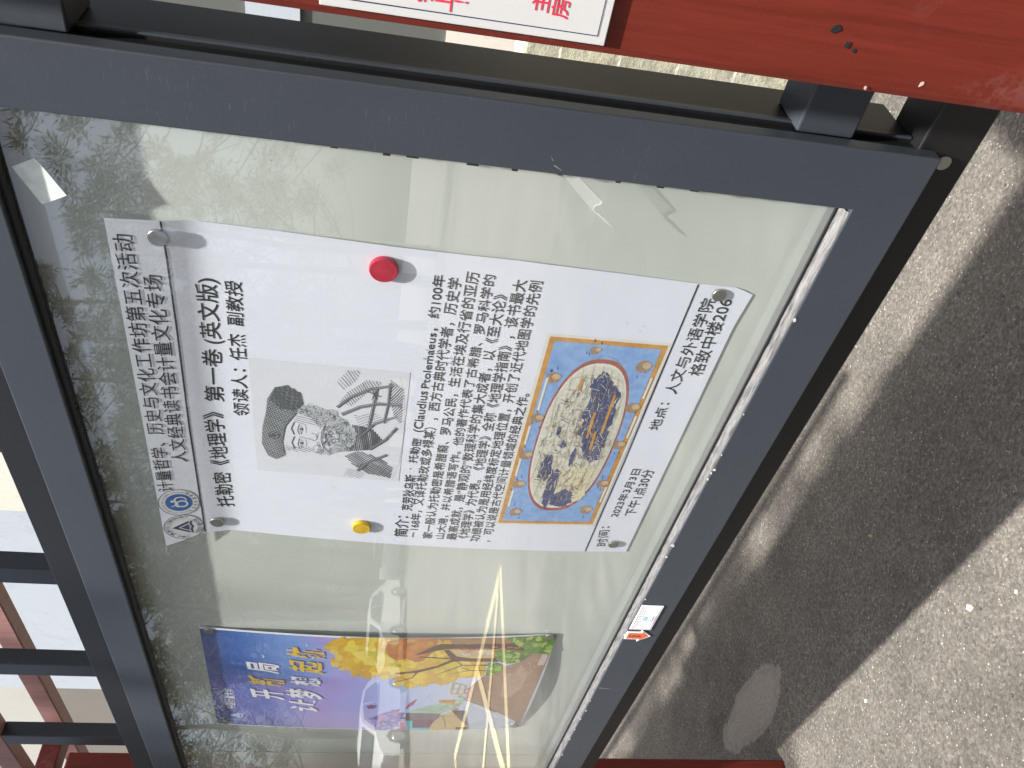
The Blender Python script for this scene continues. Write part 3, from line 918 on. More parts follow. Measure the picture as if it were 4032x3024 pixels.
# collar, cloak with bands
cloak = [(.02, .05), (.05, .22), (.12, .34), (.22, .40), (.30, .34), (.44, .31), (.56, .37), (.66, .45), (.80, .38), (.92, .26), (.96, .06), (.80, .02), (.5, .00), (.2, .01)]
shape(cloak, 0)
hatch([(.26, .39), (.34, .33), (.44, .32), (.52, .36), (.50, .22), (.40, .14), (.30, .20)], 8, .013, .0022, seed=5)
hatch([(.03, .06), (.06, .22), (.13, .33), (.22, .39), (.28, .30), (.22, .14), (.14, .05)], 55, .015, .0021, seed=6)
hatch([(.03, .06), (.06, .22), (.13, .33), (.18, .22), (.12, .06)], -30, .018, .0015, seed=7)
hatch([(.70, .44), (.80, .385), (.91, .27), (.90, .16), (.78, .28), (.68, .36)], 30, .017, .0012, seed=8)
hatch([(.86, .46), (.97, .40), (.99, .30), (.90, .33), (.80, .42)], 35, .020, .0008, seed=9)
hatch([(.55, .02), (.86, .03), (.93, .12), (.80, .12), (.62, .08)], -35, .015, .0016, seed=10)
hatch([(.50, .30), (.60, .34), (.64, .20), (.56, .10)], -60, .020, .0010, seed=12)
for P, w in (([(.60, .42), (.68, .30), (.72, .18), (.72, .04)], .0085), ([(.66, .45), (.76, .36), (.84, .24), (.88, .10)], .0065), ([(.30, .22), (.40, .12), (.52, .05)], .0070), ([(.08, .30), (.18, .22), (.26, .10)], .0070), ([(.50, .24), (.66, .22), (.84, .20)], .0060), ([(.56, .14), (.72, .12), (.90, .12)], .0050), ([(.40, .30), (.54, .20), (.62, .06)], .0060)):
    line(P, w, 1, 3); line(P, w * .62, 0, 4)
    for off in (-.22, 0, .22):
        line([(x + off * .018, y + off * .01) for x, y in P], w * .13, 1, 5)
for a in (25, 70, 160, 205, 250, 330):
    c = pp(.80, .215); fl.stroke([c, (c[0] + .013 * math.cos(D(a)), c[1] + .010 * math.sin(D(a)))], (.0022, .0010), 1, 6)
hatch([(.02, .40), (.11, .36), (.06, .24), (.0, .28)], 60, .02, .0006, seed=14)
fl.build("portrait", [M['eng_bg'], M['eng_ink'], M['eng_mid']], poster)

# ---- old-style oval map
MC = [(-1.1694, 1.2398), (-.7340, 1.2329), (-.7345, 1.0620), (-1.1666, 1.0700)]       # TL TR BR BL
def mp(u, v):
    a = (MC[3][0] + (MC[2][0] - MC[3][0]) * u, MC[3][1] + (MC[2][1] - MC[3][1]) * u)
    b = (MC[0][0] + (MC[1][0] - MC[0][0]) * u, MC[0][1] + (MC[1][1] - MC[0][1]) * u)
    return (a[0] + (b[0] - a[0]) * v, a[1] + (b[1] - a[1]) * v)
def ink_noise(name, a, b, sc=60):
    t = NT(name); n = t.noise(sc, 5, .65); t.color(t.mix(t.ramp(n, [(.35, 0), (.65, 1)]), a, b)); t.rough(.38); return t.m
MM = [ink_noise("map blue", (.20, .36, .70), (.30, .48, .80)), ink_noise("map ochre", (.50, .24, .05), (.66, .36, .10)), ink_noise("map rim", (.33, .09, .07), (.42, .14, .10)),
      ink_noise("map land", (.62, .61, .51), (.76, .75, .67), 160), ink_noise("map sea", (.045, .06, .17), (.085, .105, .24)), ink_noise("map grid", (.33, .30, .24), (.40, .36, .30)),
      ink_noise("map brown", (.30, .20, .13), (.42, .30, .19), 140), ink_noise("map cream land", (.70, .65, .42), (.76, .72, .52)), ink_noise("map parchment", (.74, .72, .66), (.80, .78, .74)), ink_noise("map tan", (.52, .36, .20), (.66, .50, .32), 200)]
fl = Flat(f1, .0004)
def mpoly(P, mat, layer): fl.poly([mp(*p) for p in P], mat, layer, .03)
mpoly([(-.012, -.03), (1.012, -.03), (1.012, 1.03), (-.012, 1.03)], 8, 0)
mpoly([(0, 0), (1, 0), (1, 1), (0, 1)], 1, 1); mpoly([(.018, .045), (.982, .045), (.982, .955), (.018, .955)], 0, 2)
OC, OR = (.505, .49), (.415, .375)
def oval(k, n=56, sq=.82): 
    o = []
    for i in range(n):
        a = 2 * math.pi * i / n; c, s = math.cos(a), math.sin(a)
        o.append((OC[0] + OR[0] * k * math.copysign(abs(c) ** sq, c), OC[1] + OR[1] * k * math.copysign(abs(s) ** sq, s)))
    return o
mpoly(oval(1.0), 2, 3); mpoly(oval(.955), 8, 4); mpoly(oval(.925), 3, 5)
def blob(u, v, ru, rv, seed, n=44, rag=.35):
    o = []
    for i in range(n):
        a = 2 * math.pi * i / n
        r = 1 + rag * noise.noise(Vector((math.cos(a) * 2.2, math.sin(a) * 2.2, seed))) + rag * .6 * noise.noise(Vector((math.cos(a) * 6, math.sin(a) * 6, seed + 5)))
        o.append((u + ru * r * math.cos(a), v + rv * r * math.sin(a)))
    return o
mpoly(blob(.27, .38, .13, .20, 3.3), 7, 6)
for i, (u, v, a, b) in enumerate(((.66, .37, .155, .145), (.50, .30, .10, .10), (.80, .44, .06, .09), (.235, .58, .12, .055), (.35, .69, .075, .06), (.17, .45, .05, .12), (.49, .60, .02, .035), (.42, .47, .05, .025), (.56, .68, .025, .02))):
    mpoly(blob(u, v, a, b, i * 3.7 + 1), 4, 7)
rg = random.Random(5)
for i in range(11):
    u = .505 + .80 * (i - 5) / 10 * .98
    P = [(u + (u - .505) * .10 * math.cos(t * 1.5), .49 + .33 * t * math.sqrt(max(.05, 1 - ((u - .505) / .44) ** 2))) for t in [k / 5 - 1 for k in range(11)]]
    fl.stroke([mp(*p) for p in P], .0006, 5, 8)
for j in range(8):
    v = .20 + .58 * j / 7
    h = .39 * math.sqrt(max(.05, 1 - ((v - .49) / .40) ** 2))
    fl.stroke([mp(.505 + h * t, v + .03 * t * t) for t in [k / 6 - 1 for k in range(13)]], .0006, 5, 8)
k = 0
while k < 560:
    a, r = rg.uniform(0, 2 * math.pi), math.sqrt(rg.random())
    u, v = OC[0] + OR[0] * .86 * r * math.cos(a), OC[1] + OR[1] * .86 * r * math.sin(a)
    k += 1; L = rg.uniform(.005, .022); an = rg.uniform(-.5, .5) + (1.2 if rg.random() < .25 else 0)
    P = [(u + L * t * math.cos(an), v + 2.3 * L * t * math.sin(an) + rg.uniform(-.006, .006)) for t in (-1, -.5, 0, .5, 1)]
    fl.stroke([mp(*p) for p in P], rg.uniform(.0005, .0012), rg.choice((6, 6, 5, 5, 4, 3, 8)), 9)
for u, v, L in ((.60, .40, .07), (.66, .28, .10), (.52, .33, .05), (.80, .62, .03)):
    fl.stroke([mp(u - L, v), mp(u + L, v + .01)], .0042, 1, 9)
for u, v, s in ((.075, .86, 1), (.25, .91, 1), (.42, .92, 1), (.62, .92, 1), (.82, .88, 1.1), (.955, .60, .7), (.90, .14, 1.15), (.70, .09, 1.1), (.50, .075, 1), (.27, .08, 1), (.10, .14, 1.1)):
    fl.ellipse(*mp(u, v), .0105 * s, .0095 * s, 6, 4, 18); fl.ellipse(*mp(u + .006, v - .03), .0056 * s, .0060 * s, 9, 5, 16)
    for q in range(5):
        dx, dz = rg.uniform(-.022, .022), rg.uniform(-.010, .010); c = mp(u, v)
        fl.stroke([(c[0] + dx - .003, c[1] + dz), (c[0] + dx + .003, c[1] + dz + .001)], (.0022, .0004), 4, 3)
for u, v, L in ((.16, .955, .05), (.35, .97, .05), (.53, .97, .05), (.74, .94, .08), (.20, .035, .05), (.60, .035, .06), (.80, .04, .05)):
    fl.stroke([mp(u - L, v - .015), mp(u + L, v - .015)], .0036, 8, 4)
fl.build("printed_map", MM, poster)

# smudges where the print is rubbed
M['smudge'] = simple("rubbed print", (.42, .43, .46), .4, var=.5, scale=300)
rg = random.Random(3)
for x, z in ((-.7895, 1.398), (-.787, 1.379), (-.795, 1.358), (-.788, 1.334), (-.805, 1.337)):
    fl = Flat(f1, .0004)
    for q in range(5):
        xx, zz = x + rg.uniform(-.010, .010), z + rg.uniform(-.005, .005)
        fl.stroke([(xx, zz), (xx + rg.uniform(-.004, .004), zz + rg.uniform(.001, .006))], rg.uniform(.0006, .0016), 0, 3)
    fl.build("smudge", M['smudge'], poster)
for x, z in ((-.652, 1.262), (-.648, 1.292), (-.70, 1.13), (-.703, 1.105), (-.712, 1.108), (-1.10, 1.52)):
    fl = Flat(f1, .0004); fl.stroke([(x, z), (x + .0015, z + .0035)], .0008, 0, 3); fl.build("smudge", M['smudge'], poster)

# ================================================================== CAMPUS POSTER
def y2(X, Z):
    s = min(1, max(0, (X + 2.06) / .485)); t = min(1, max(0, (Z - 1.05) / .735))
    r = .017 * math.sin(math.pi * t) * (s ** 1.5) + .010 * math.sin(math.pi * t) * (1 - s) ** 1.5 + .012 * math.sin(math.pi * s) * (1 - t) ** 3
    return PY - .0018 - r
def f2(X, Z): return (X, y2(X, Z), Z)
E0, E1, E2, E3 = (-2.0713, 1.7881), (-1.5935, 1.7833), (-1.5722, 1.0480), (-2.0625, 1.0492)
def uvp(u, v, clip=True):
    if clip: u, v = min(1, max(0, u)), min(1, max(0, v))
    a = (E3[0] + (E2[0] - E3[0]) * u, E3[1] + (E2[1] - E3[1]) * u); b = (E0[0] + (E1[0] - E0[0]) * u, E0[1] + (E1[1] - E0[1]) * u)
    return (a[0] + (b[0] - a[0]) * v, a[1] + (b[1] - a[1]) * v)
def edge2(z):
    k = min(1, max(0, (z - 1.05) / .735)); return E3[0] + (E0[0] - E3[0]) * k, E2[0] + (E1[0] - E2[0]) * k
def sky_print():
    t = NT("printed evening sky")
    x, y, z = t.sep()
    v = t.math('DIVIDE', t.math('SUBTRACT', z, 1.05), .735); u = t.math('DIVIDE', t.math('ADD', x, 2.06), .485)
    n = t.noise(4.0, 4, .55)
    vv = t.math('ADD', v, t.math('MULTIPLY', t.math('SUBTRACT', n, .5), .25))
    c = t.ramp(vv, [(.25, (.56, .64, .82)), (.45, (.38, .47, .82)), (.62, (.34, .38, .76)), (.74, (.18, .31, .68)), (.88, (.055, .14, .44)), (1.0, (.03, .07, .30))])
    pk = t.math('MULTIPLY', t.ramp(t.noise(3.0, 3, .5, t.mapping((1, 1, 1.4), (0, .5, 0))), [(.40, 0), (.56, 1)]), t.ramp(v, [(.40, .1), (.66, 1), (.97, .4)]))
    c = t.mix(t.math('MULTIPLY', pk, .7), c, (.40, .24, .62))
    lt = t.math('MULTIPLY', t.ramp(u, [(.0, 1), (.22, 0)]), t.ramp(v, [(.35, .6), (.6, 1), (.85, 0)]))
    c = t.mix(t.math('MULTIPLY', lt, .55), c, (.66, .60, .86))
    t.color(c); t.rough(.28); return t.m
M['sky_print'] = sky_print()
mb = MB(); mb.bm.free()
mb.bm = sheet(f2, edge2, 1.0487, 1.786, lambda s: .0024 * (1 - 2 * s), 30, 44)
poster2 = mb.build("campus_poster", M['paper'])
tag(poster2, "colourful campus illustration poster with blue sky, yellow tree and brush lettering", "poster")
P2 = dict(
    crown_a=[(0.915,0.656),(0.97,0.638),(0.993,0.589),(1.001,0.518),(1.002,0.494),(0.988,0.15),(0.804,0.163),(0.769,0.188),(0.637,0.182),(0.616,0.224),(0.615,0.277),(0.594,0.288),(0.563,0.303),(0.539,0.361),(0.515,0.401),(0.544,0.44),(0.605,0.446),(0.613,0.481),(0.623,0.527),(0.639,0.567),(0.627,0.539),(0.645,0.571),(0.693,0.601),(0.723,0.628),(0.765,0.633),(0.8,0.619),(0.839,0.633),(0.892,0.652)],
    orange=[(0.895,0.491),(0.97,0.485),(1.001,0.446),(1.001,0.347),(0.9,0.345),(0.787,0.375),(0.768,0.396),(0.804,0.426),(0.784,0.453),(0.821,0.477)],
    tan=[(1.002,0.347),(0.988,0.15),(0.938,0.122),(0.94,0.323)],
    paleA=[(0.895,0.317),(0.888,0.179),(0.813,0.167),(0.82,0.236),(0.835,0.277)],
    trunk1=[(0.839,0.406),(0.909,0.365),(0.949,0.338),(0.944,0.302),(0.938,0.122),(0.907,0.096),(0.871,0.06),(0.855,0.067),(0.883,0.116),(0.893,0.186),(0.901,0.298),(0.899,0.315),(0.881,0.347),(0.853,0.379)],
    trunk2=[(0.89,0.323),(0.895,0.309),(0.83,0.282),(0.811,0.235),(0.809,0.163),(0.777,0.151),(0.777,0.203),(0.784,0.264),(0.777,0.289),(0.721,0.328),(0.665,0.385),(0.646,0.45),(0.656,0.451),(0.684,0.398),(0.741,0.33),(0.803,0.295),(0.82,0.389),(0.83,0.39),(0.814,0.298)],
    tw1=[(0.665,0.388),(0.609,0.4),(0.559,0.45)],
    tw2=[(0.746,0.18),(0.744,0.258),(0.779,0.275)],
    tw3=[(0.742,0.258),(0.683,0.303),(0.637,0.334)],
    tw4=[(0.693,0.181),(0.694,0.231),(0.723,0.259)],
    tw5=[(0.694,0.231),(0.659,0.286)],
    bush1=[(0.991,0.15),(0.994,0.084),(1.0,-0.001),(0.918,0.003),(0.835,0.007),(0.844,0.025),(0.846,0.06),(0.885,0.082),(0.93,0.121)],
    bush2=[(0.883,0.173),(0.89,0.146),(0.878,0.099),(0.865,0.06),(0.826,0.064),(0.775,0.087),(0.754,0.126),(0.786,0.155)],
    bush3=[(0.769,0.184),(0.768,0.159),(0.741,0.133),(0.685,0.136),(0.657,0.157),(0.642,0.179),(0.713,0.177)],
    path=[(0.637,0.179),(0.723,0.134),(0.775,0.087),(0.846,0.057),(0.835,0.005),(0.613,0.008),(0.361,0.009),(0.063,0.004),(0.234,0.106),(0.373,0.216),(0.515,0.216),(0.627,0.187)],
    plaza=[(0.373,0.216),(0.235,0.103),(0.073,0.007),(-0.002,0.004),(-0.024,0.17)],
    win=[(0.564,0.271),(0.535,0.231),(0.439,0.231),(0.442,0.272)],
    slab=[(0.216,0.396),(0.287,0.346),(0.324,0.299),(0.337,0.257),(0.417,0.226),(0.373,0.218),(0.292,0.235),(0.207,0.285)],
    obox=[(0.367,0.302),(0.374,0.25),(0.335,0.25),(0.328,0.29)],
    blk1=[(0.21,0.397),(0.207,0.285),(0.122,0.292),(0.119,0.393)],
    blk2=[(0.131,0.371),(0.132,0.299),(0.03,0.309),(0.032,0.367)],
    cyan=[(0.119,0.393),(0.12,0.37),(0.032,0.366),(0.03,0.311),(-0.028,0.312),(-0.025,0.368),(0.038,0.384)],
    dome=[(0.189,0.281),(0.232,0.249),(0.184,0.201),(-0.026,0.175),(-0.028,0.312),(0.073,0.305)],
    dk=[(0.246,0.25),(0.245,0.206),(0.055,0.186),(0.159,0.224)],
    bar=[(0.038,0.222),(0.035,0.182),(-0.004,0.179),(-0.001,0.219)],
    purple=[(0.14,0.511),(0.212,0.467),(0.261,0.416),(0.214,0.424),(0.216,0.399),(0.145,0.408),(0.05,0.416),(-0.01,0.459),(-0.024,0.491),(0.094,0.491)],
    pink=[(0.097,0.415),(0.157,0.396),(-0.011,0.375),(-0.02,0.417)],
    leaf1=[(0.281,0.527),(0.299,0.513),(0.289,0.494),(0.257,0.502),(0.254,0.517)],
    leaf2=[(0.256,0.404),(0.33,0.392),(0.382,0.37),(0.308,0.381)],
    leaf3=[(0.397,0.344),(0.437,0.332),(0.412,0.337)],
    kai=[(0.324,0.778),(0.442,0.783),(0.309,0.872)],
    xin=[(0.47,0.776),(0.579,0.778),(0.453,0.874)],
    ju=[(0.604,0.787),(0.713,0.789),(0.587,0.876)],
    rang=[(0.202,0.674),(0.339,0.676),(0.191,0.755)],
    meng=[(0.346,0.663),(0.46,0.666),(0.332,0.76)],
    xiang=[(0.487,0.666),(0.589,0.668),(0.474,0.749)],
    qi=[(0.62,0.66),(0.756,0.664),(0.606,0.75)],
    hang=[(0.765,0.658),(0.883,0.661),(0.748,0.753)],
    name=[(0.198,0.933),(0.416,0.931),(0.193,0.962)],
    emb=[(0.122,0.938),(0.095,0.974),(0.148,0.901)],
    bird=[(0.774,0.831),(0.906,0.707)],
)
PM = {}
def pm(c, var=.16, sc=45):
    k = tuple(c)
    if k not in PM:
        t = NT("printed colour"); n = t.noise(sc, 5, .62)
        t.color(t.mix(t.ramp(n, [(.3, 0), (.7, 1)]), tuple(x * (1 - var) for x in c), tuple(min(1, x * (1 + var)) for x in c))); t.rough(.28)
        PM[k] = (len(PM), t.m)
    return PM[k][0]
fl = Flat(f2, .0004)
fl.poly([uvp(*p) for p in ((.008, .004), (.985, .004), (.985, 1), (.008, 1))], 0, 0, .02)
fl.build("printed_sky", M['sky_print'], poster2)
fl = Flat(f2, .0004)
def art(k, c, layer, var=.16): fl.poly([uvp(*p) for p in P2[k]], pm(c, var), layer, .03)
def dab(u, v, ru, rv, c, layer, seed, n=22, rag=.5):
    P = []
    for i in range(n):
        a = 2 * math.pi * i / n; r = 1 + rag * noise.noise(Vector((math.cos(a) * 1.6, math.sin(a) * 1.6, seed)))
        P.append(uvp(u + ru * r * math.cos(a), v + rv * r * math.sin(a)))
    fl.poly(P, pm(c, .08), layer, .05)
art('purple', (.16, .12, .42), 2, .4); art('pink', (.62, .38, .52), 3); 
art('crown_a', (.66, .42, .035), 2, .22)
rg = random.Random(8)
cr = P2['crown_a']
def inp(x, y): return inside(cr, x, y)
k = 0
while k < 75:
    u, v = rg.uniform(.5, 1), rg.uniform(.2, .65)
    if not (inp(u - .03, v) and inp(u + .02, v) and inp(u, v - .02) and inp(u, v + .02)): continue
    k += 1; dab(u, v, rg.uniform(.02, .06), rg.uniform(.010, .026), rg.choice(((.78, .56, .04), (.66, .40, .03), (.76, .62, .08), (.62, .52, .06), (.80, .66, .16))), 3, k * 1.7)
for k, (u, v) in enumerate(cr[10:28]):
    dab(u + rg.uniform(-.006, .012), v, rg.uniform(.022, .04), rg.uniform(.010, .018), rg.choice(((.68, .44, .05), (.62, .40, .06), (.72, .52, .10))), 3, k * 2.9)
art('orange', (.50, .17, .03), 4, .3)
for k in range(10): dab(rg.uniform(.85, .98), rg.uniform(.36, .47), .02, .010, rg.choice(((.56, .24, .03), (.44, .12, .03), (.50, .34, .03))), 5, k * 2.3)
art('tan', (.34, .19, .09), 3); art('paleA', (.58, .44, .24), 4)
for k in range(7): dab(rg.uniform(.83, .90), rg.uniform(.18, .28), .018, .012, rg.choice(((.70, .62, .46), (.66, .58, .52), (.55, .30, .16))), 5, k * 3.1)
art('trunk1', (.075, .022, .018), 6, .35); art('trunk2', (.085, .028, .022), 6, .35)
for k in range(9): dab(.905 + rg.uniform(-.014, .012), .11 + k * .022, .009, .010, (.42, .09, .04), 7, k * 1.3)
for t_, w in (('tw1', .0042), ('tw2', .0050), ('tw3', .0036), ('tw4', .0036), ('tw5', .0026)):
    fl.stroke([uvp(*p) for p in P2[t_]], (w, w * .4), pm((.10, .034, .024)), 6)
art('path', (.34, .21, .145), 3, .10); art('plaza', (.52, .58, .72), 4, .08)
dab(.55, .08, .16, .035, (.44, .30, .22), 4, 4.4); dab(.80, .02, .06, .012, (.56, .46, .42), 4, 7.4)
fl.stroke([uvp(.373, .214), uvp(.24, .11), uvp(.07, .012)], (.003, .009), pm((.22, .13, .10)), 5)
fl.stroke([uvp(.36, .205), uvp(.20, .11), uvp(.02, .04)], (.002, .006), pm((.66, .72, .84)), 6)
for b in ('bush1', 'bush2', 'bush3'):
    art(b, (.10, .22, .020), 7, .4)
    B = P2[b]; u0, u1 = min(p[0] for p in B), max(p[0] for p in B); v0, v1 = min(p[1] for p in B), max(p[1] for p in B); k = 0; tr = 0
    while k < 30 and tr < 900:
        tr += 1; u, v = rg.uniform(u0, u1), rg.uniform(v0, v1)
        if not inside(B, u, v) or not inside(B, u + .012, v) or not inside(B, u - .012, v): continue
        k += 1; dab(u, v, rg.uniform(.006, .020), rg.uniform(.004, .010), rg.choice(((.20, .38, .03), (.30, .46, .05), (.06, .15, .02), (.14, .30, .03), (.40, .52, .12))), 8, k * 1.9 + u)
for k in range(22): dab(rg.uniform(.45, .80), rg.uniform(.02, .14), .0035, .0022, (.72, .56, .50), 5, k * 2.7, 10)
W = P2['win']
for a, b in zip(W, W[1:] + W[:1]): fl.stroke([uvp(*a), uvp(*b)], .0042, pm((.66, .50, .18)), 5)
fl.stroke([uvp(.548, .25), uvp(.44, .252)], .003, pm((.66, .50, .18)), 5); fl.stroke([uvp(.50, .272), uvp(.495, .231)], .003, pm((.66, .50, .18)), 5)
art('slab', (.36, .52, .42), 3, .25); art('obox', (.56, .24, .06), 4); art('blk1', (.17, .12, .17), 5); art('cyan', (.12, .52, .60), 5, .08); art('blk2', (.15, .055, .11), 6)
art('dome', (.58, .42, .20), 6, .10); art('dk', (.09, .05, .07), 7, .3); art('bar', (.17, .09, .02), 8)
fl.stroke([uvp(.19, .278), uvp(.10, .262), uvp(.02, .255)], .0025, pm((.36, .22, .09)), 8); fl.stroke([uvp(.18, .22), uvp(.17, .30)], .0022, pm((.36, .22, .09)), 8)
for k in range(9): dab(rg.uniform(.25, .42), rg.uniform(.225, .30), .014, .006, rg.choice(((.58, .34, .16), (.44, .60, .48), (.70, .58, .34), (.50, .26, .34))), 5, k * 1.1)
for k in range(8): dab(rg.uniform(.36, .50), rg.uniform(.205, .222), .010, .006, (.62, .26, .30), 6, k * 5.1, 12)
art('leaf1', (.24, .07, .20), 5); art('leaf2', (.42, .07, .12), 5); art('leaf3', (.46, .12, .16), 5)
k = 0
while k < 34:
    u, v = rg.uniform(.0, .26), rg.uniform(.39, .51)
    if not inside(P2['purple'], u, v): continue
    k += 1; dab(u, v, rg.uniform(.01, .03), rg.uniform(.006, .014), rg.choice(((.10, .08, .34), (.24, .20, .56), (.34, .26, .62), (.40, .18, .34), (.18, .14, .46))), 4, k * 1.7)
for u, v in P2['bird'] + [(.79, .69)]:
    fl.stroke([uvp(u - .014, v + .004), uvp(u, v), uvp(u + .012, v + .008)], (.0026, .0010), pm((.78, .80, .86)), 5)
fl.build("illustration", [m for _, m in sorted(PM.values(), key=lambda q: q[0])], poster2)
M['brush_white'] = ink_mat("white lettering", (.78, .80, .84), .28); M['brush_yellow'] = ink_mat("yellow lettering", (.72, .50, .05), .28); M['brush_shadow'] = ink_mat("purple lettering edge", (.10, .09, .32), .28)
fl = Flat(f2, .0004)
for k, ch, mt in (('kai', '开', 0), ('xin', '新', 1), ('ju', '局', 0), ('rang', '让', 0), ('meng', '梦', 0), ('xiang', '想', 0), ('qi', '起', 1), ('hang', '航', 1)):
    a, b, c = [uvp(*p) for p in P2[k]]
    h = (c[1] - a[1]) * 1.0; w = (b[0] - a[0])
    for dx, dz, m, ly in ((.0035, -.0035, 2, 3), (0, 0, mt, 4)):
        fl.text(ch, a[0] + dx, a[1] + dz + .002, b[0] + dx, b[1] + dz + .004, h, m, ly, shear=.28, bold=.022)
a, b, c = [uvp(*p) for p in P2['name']]
fl.text('中国计量大学', a[0], a[1], b[0], b[1], (c[1] - a[1]), 0, 4, bold=.01)
fl.build("lettering", [M['brush_white'], M['brush_yellow'], M['brush_shadow']], poster2)
M['pale_print'] = ink_mat("pale crest print", (.45, .52, .74), .28)
fl = Flat(f2, .0004)
cx, cz = uvp(.1215, .938)
fl.ring(cx, cz, .0265, .0275, .0009, 0, 3); fl.poly([(cx, cz + .015), (cx - .014, cz - .010), (cx + .014, cz - .010)], 0, 3)
fl.poly([(cx - .014, cz - .012), (cx, cz - .014), (cx + .014, cz - .012), (cx + .014, cz - .015), (cx, cz - .018), (cx - .014, cz - .015)], 0, 3)
fl.build("crest", M['pale_print'], poster2)

# ================================================================== MAGNETS
M['magnet_red'] = simple("red plastic", (.50, .010, .045), .3, var=.04)
M['magnet_yellow'] = simple("yellow plastic", (.72, .46, .012), .26, var=.04)
M['nickel'] = simple("nickel plated magnet", (.46, .45, .42), .32, 1.0, var=.10, scale=120)
def button(name, x, z, yf, r, mat, label):
    y = yf(x, z) - .0006
    o = MB().lathe([(r * .98, 0), (r, -.002), (r, -.0052), (r * .965, -.0068), (r * .90, -.0074), (r * .84, -.0071), (r * .6, -.0076), (r * .3, -.0079), (r * .02, -.0080)], (x, y, z), 'y', 48).build(name, mat)
    return tag(o, label, "magnet")
button("button_magnet", -.6449, 1.4651, y1, .0185, M['magnet_red'], "round red plastic button magnet on the right edge of the white lecture poster")
button("button_magnet", -1.1986, 1.4733, y1, .0155, M['magnet_yellow'], "round yellow plastic button magnet on the left side of the white lecture poster")
def disc(x, z, yf, r, label):
    y = yf(x, z) - .0006
    o = MB().lathe([(r, 0), (r, -.0026), (r * .95, -.0032), (r * .02, -.0032)], (x, y, z), 'y', 36).build("disc_magnet", M['nickel'])
    return tag(o, label, "magnet", "small silver disc magnets")
disc(-.6286, 1.7331, y1, .0115, "silver disc magnet at the upper rule line, top right of the lecture poster")
disc(-1.2145, 1.7150, y1, .0115, "silver disc magnet below the two round crests, top left of the lecture poster")
disc(-.6360, 1.0213, y1, .0098, "silver disc magnet above the room number, bottom right of the lecture poster")
disc(-1.2260, 1.0160, y1, .0098, "silver disc magnet by the date line, bottom left of the lecture poster")
disc(-1.6045, 1.7649, y2, .0098, "dark silver disc magnet on the top right corner of the campus poster")
disc(-2.0508, 1.7675, y2, .0105, "dark silver disc magnet on the top left corner of the campus poster")
disc(-1.5806, 1.0658, y2, .0098, "silver disc magnet over the green bush, bottom right of the campus poster")
disc(-2.0409, 1.0647, y2, .0098, "silver disc magnet on the pale bottom left corner of the campus poster")

# ================================================================== THINGS STUCK ON THE BOARD
M['scrap'] = paper_mat("grey-green sticker paper", (.60, .70, .68), .5)
def stain(name, c, d):
    t = NT(name); n = t.noise(60, 5, .65)
    t.color(t.mix(t.ramp(n, [(.4, 0), (.65, 1)]), c, d)); t.rough(.5); return t.m
M['scrap'] = stain("pale worn sticker", (.72, .80, .77), (.58, .68, .67))
s = MB().prism([(-.5407, .0148, 1.8676), (-.5266, .0148, 1.8413), (-.5290, .0148, 1.8395), (-.5704, .0148, 1.8177), (-.5854, .0148, 1.8456), (-.5838, .0148, 1.8478)], (0, -.0004, 0)).build("sticker_scrap", M['scrap'])
tag(s, "pale blank sticker stuck askew on the glass near the top right corner", "sticker")
def tape_mat():
    t = NT("clear packing tape"); t.n.remove(t.p)
    d = t.new("ShaderNodeBsdfPrincipled"); d.inputs["Base Color"].default_value = (.82, .84, .80, 1); d.inputs["Roughness"].default_value = .3
    tr = t.new("ShaderNodeBsdfTransparent"); mx = t.new("ShaderNodeMixShader"); mx.inputs[0].default_value = .09
    t.link(tr.outputs[0], mx.inputs[1]); t.link(d.outputs[0], mx.inputs[2]); t.link(mx.outputs[0], t.out.inputs[0]); return t.m
M['tape'] = tape_mat()
M['tape_edge'] = simple("tape edge", (.45, .46, .44), .4)
outl = [(-.4640, 1.2800), (-.4640, 1.2610), (-.4734, 1.2517), (-.4860, 1.2360), (-.4990, 1.2201), (-.5035, 1.2215), (-.5050, 1.2262), (-.5085, 1.2280), (-.5125, 1.2262), (-.5150, 1.2200), (-.5205, 1.2120), (-.5242, 1.2082), (-.5330, 1.1975), (-.5290, 1.2060), (-.5200, 1.2190), (-.5110, 1.2305), (-.4960, 1.2470)]
tp = MB().prism([(x, .0147, z) for x, z in outl], (0, -.0003, 0)).build("tape_strip", M['tape'])
tag(tp, "torn strip of clear tape stuck on the glass beside the right frame", "tape")
te = MB()
te.tube([(-.4640, .0142, 1.2610), (-.4734, .0142, 1.2517), (-.4860, .0142, 1.2360), (-.4990, .0142, 1.2201)], .0004, 5)
te.tube([(-.4990, .0142, 1.2201), (-.5035, .0142, 1.2215), (-.5050, .0142, 1.2262), (-.5085, .0142, 1.2280), (-.5125, .0142, 1.2262), (-.5150, .0142, 1.2200), (-.5242, .0142, 1.2082), (-.5330, .0142, 1.1975)], .0004, 5)
te.build("torn_edge", M['tape_edge'], tp)

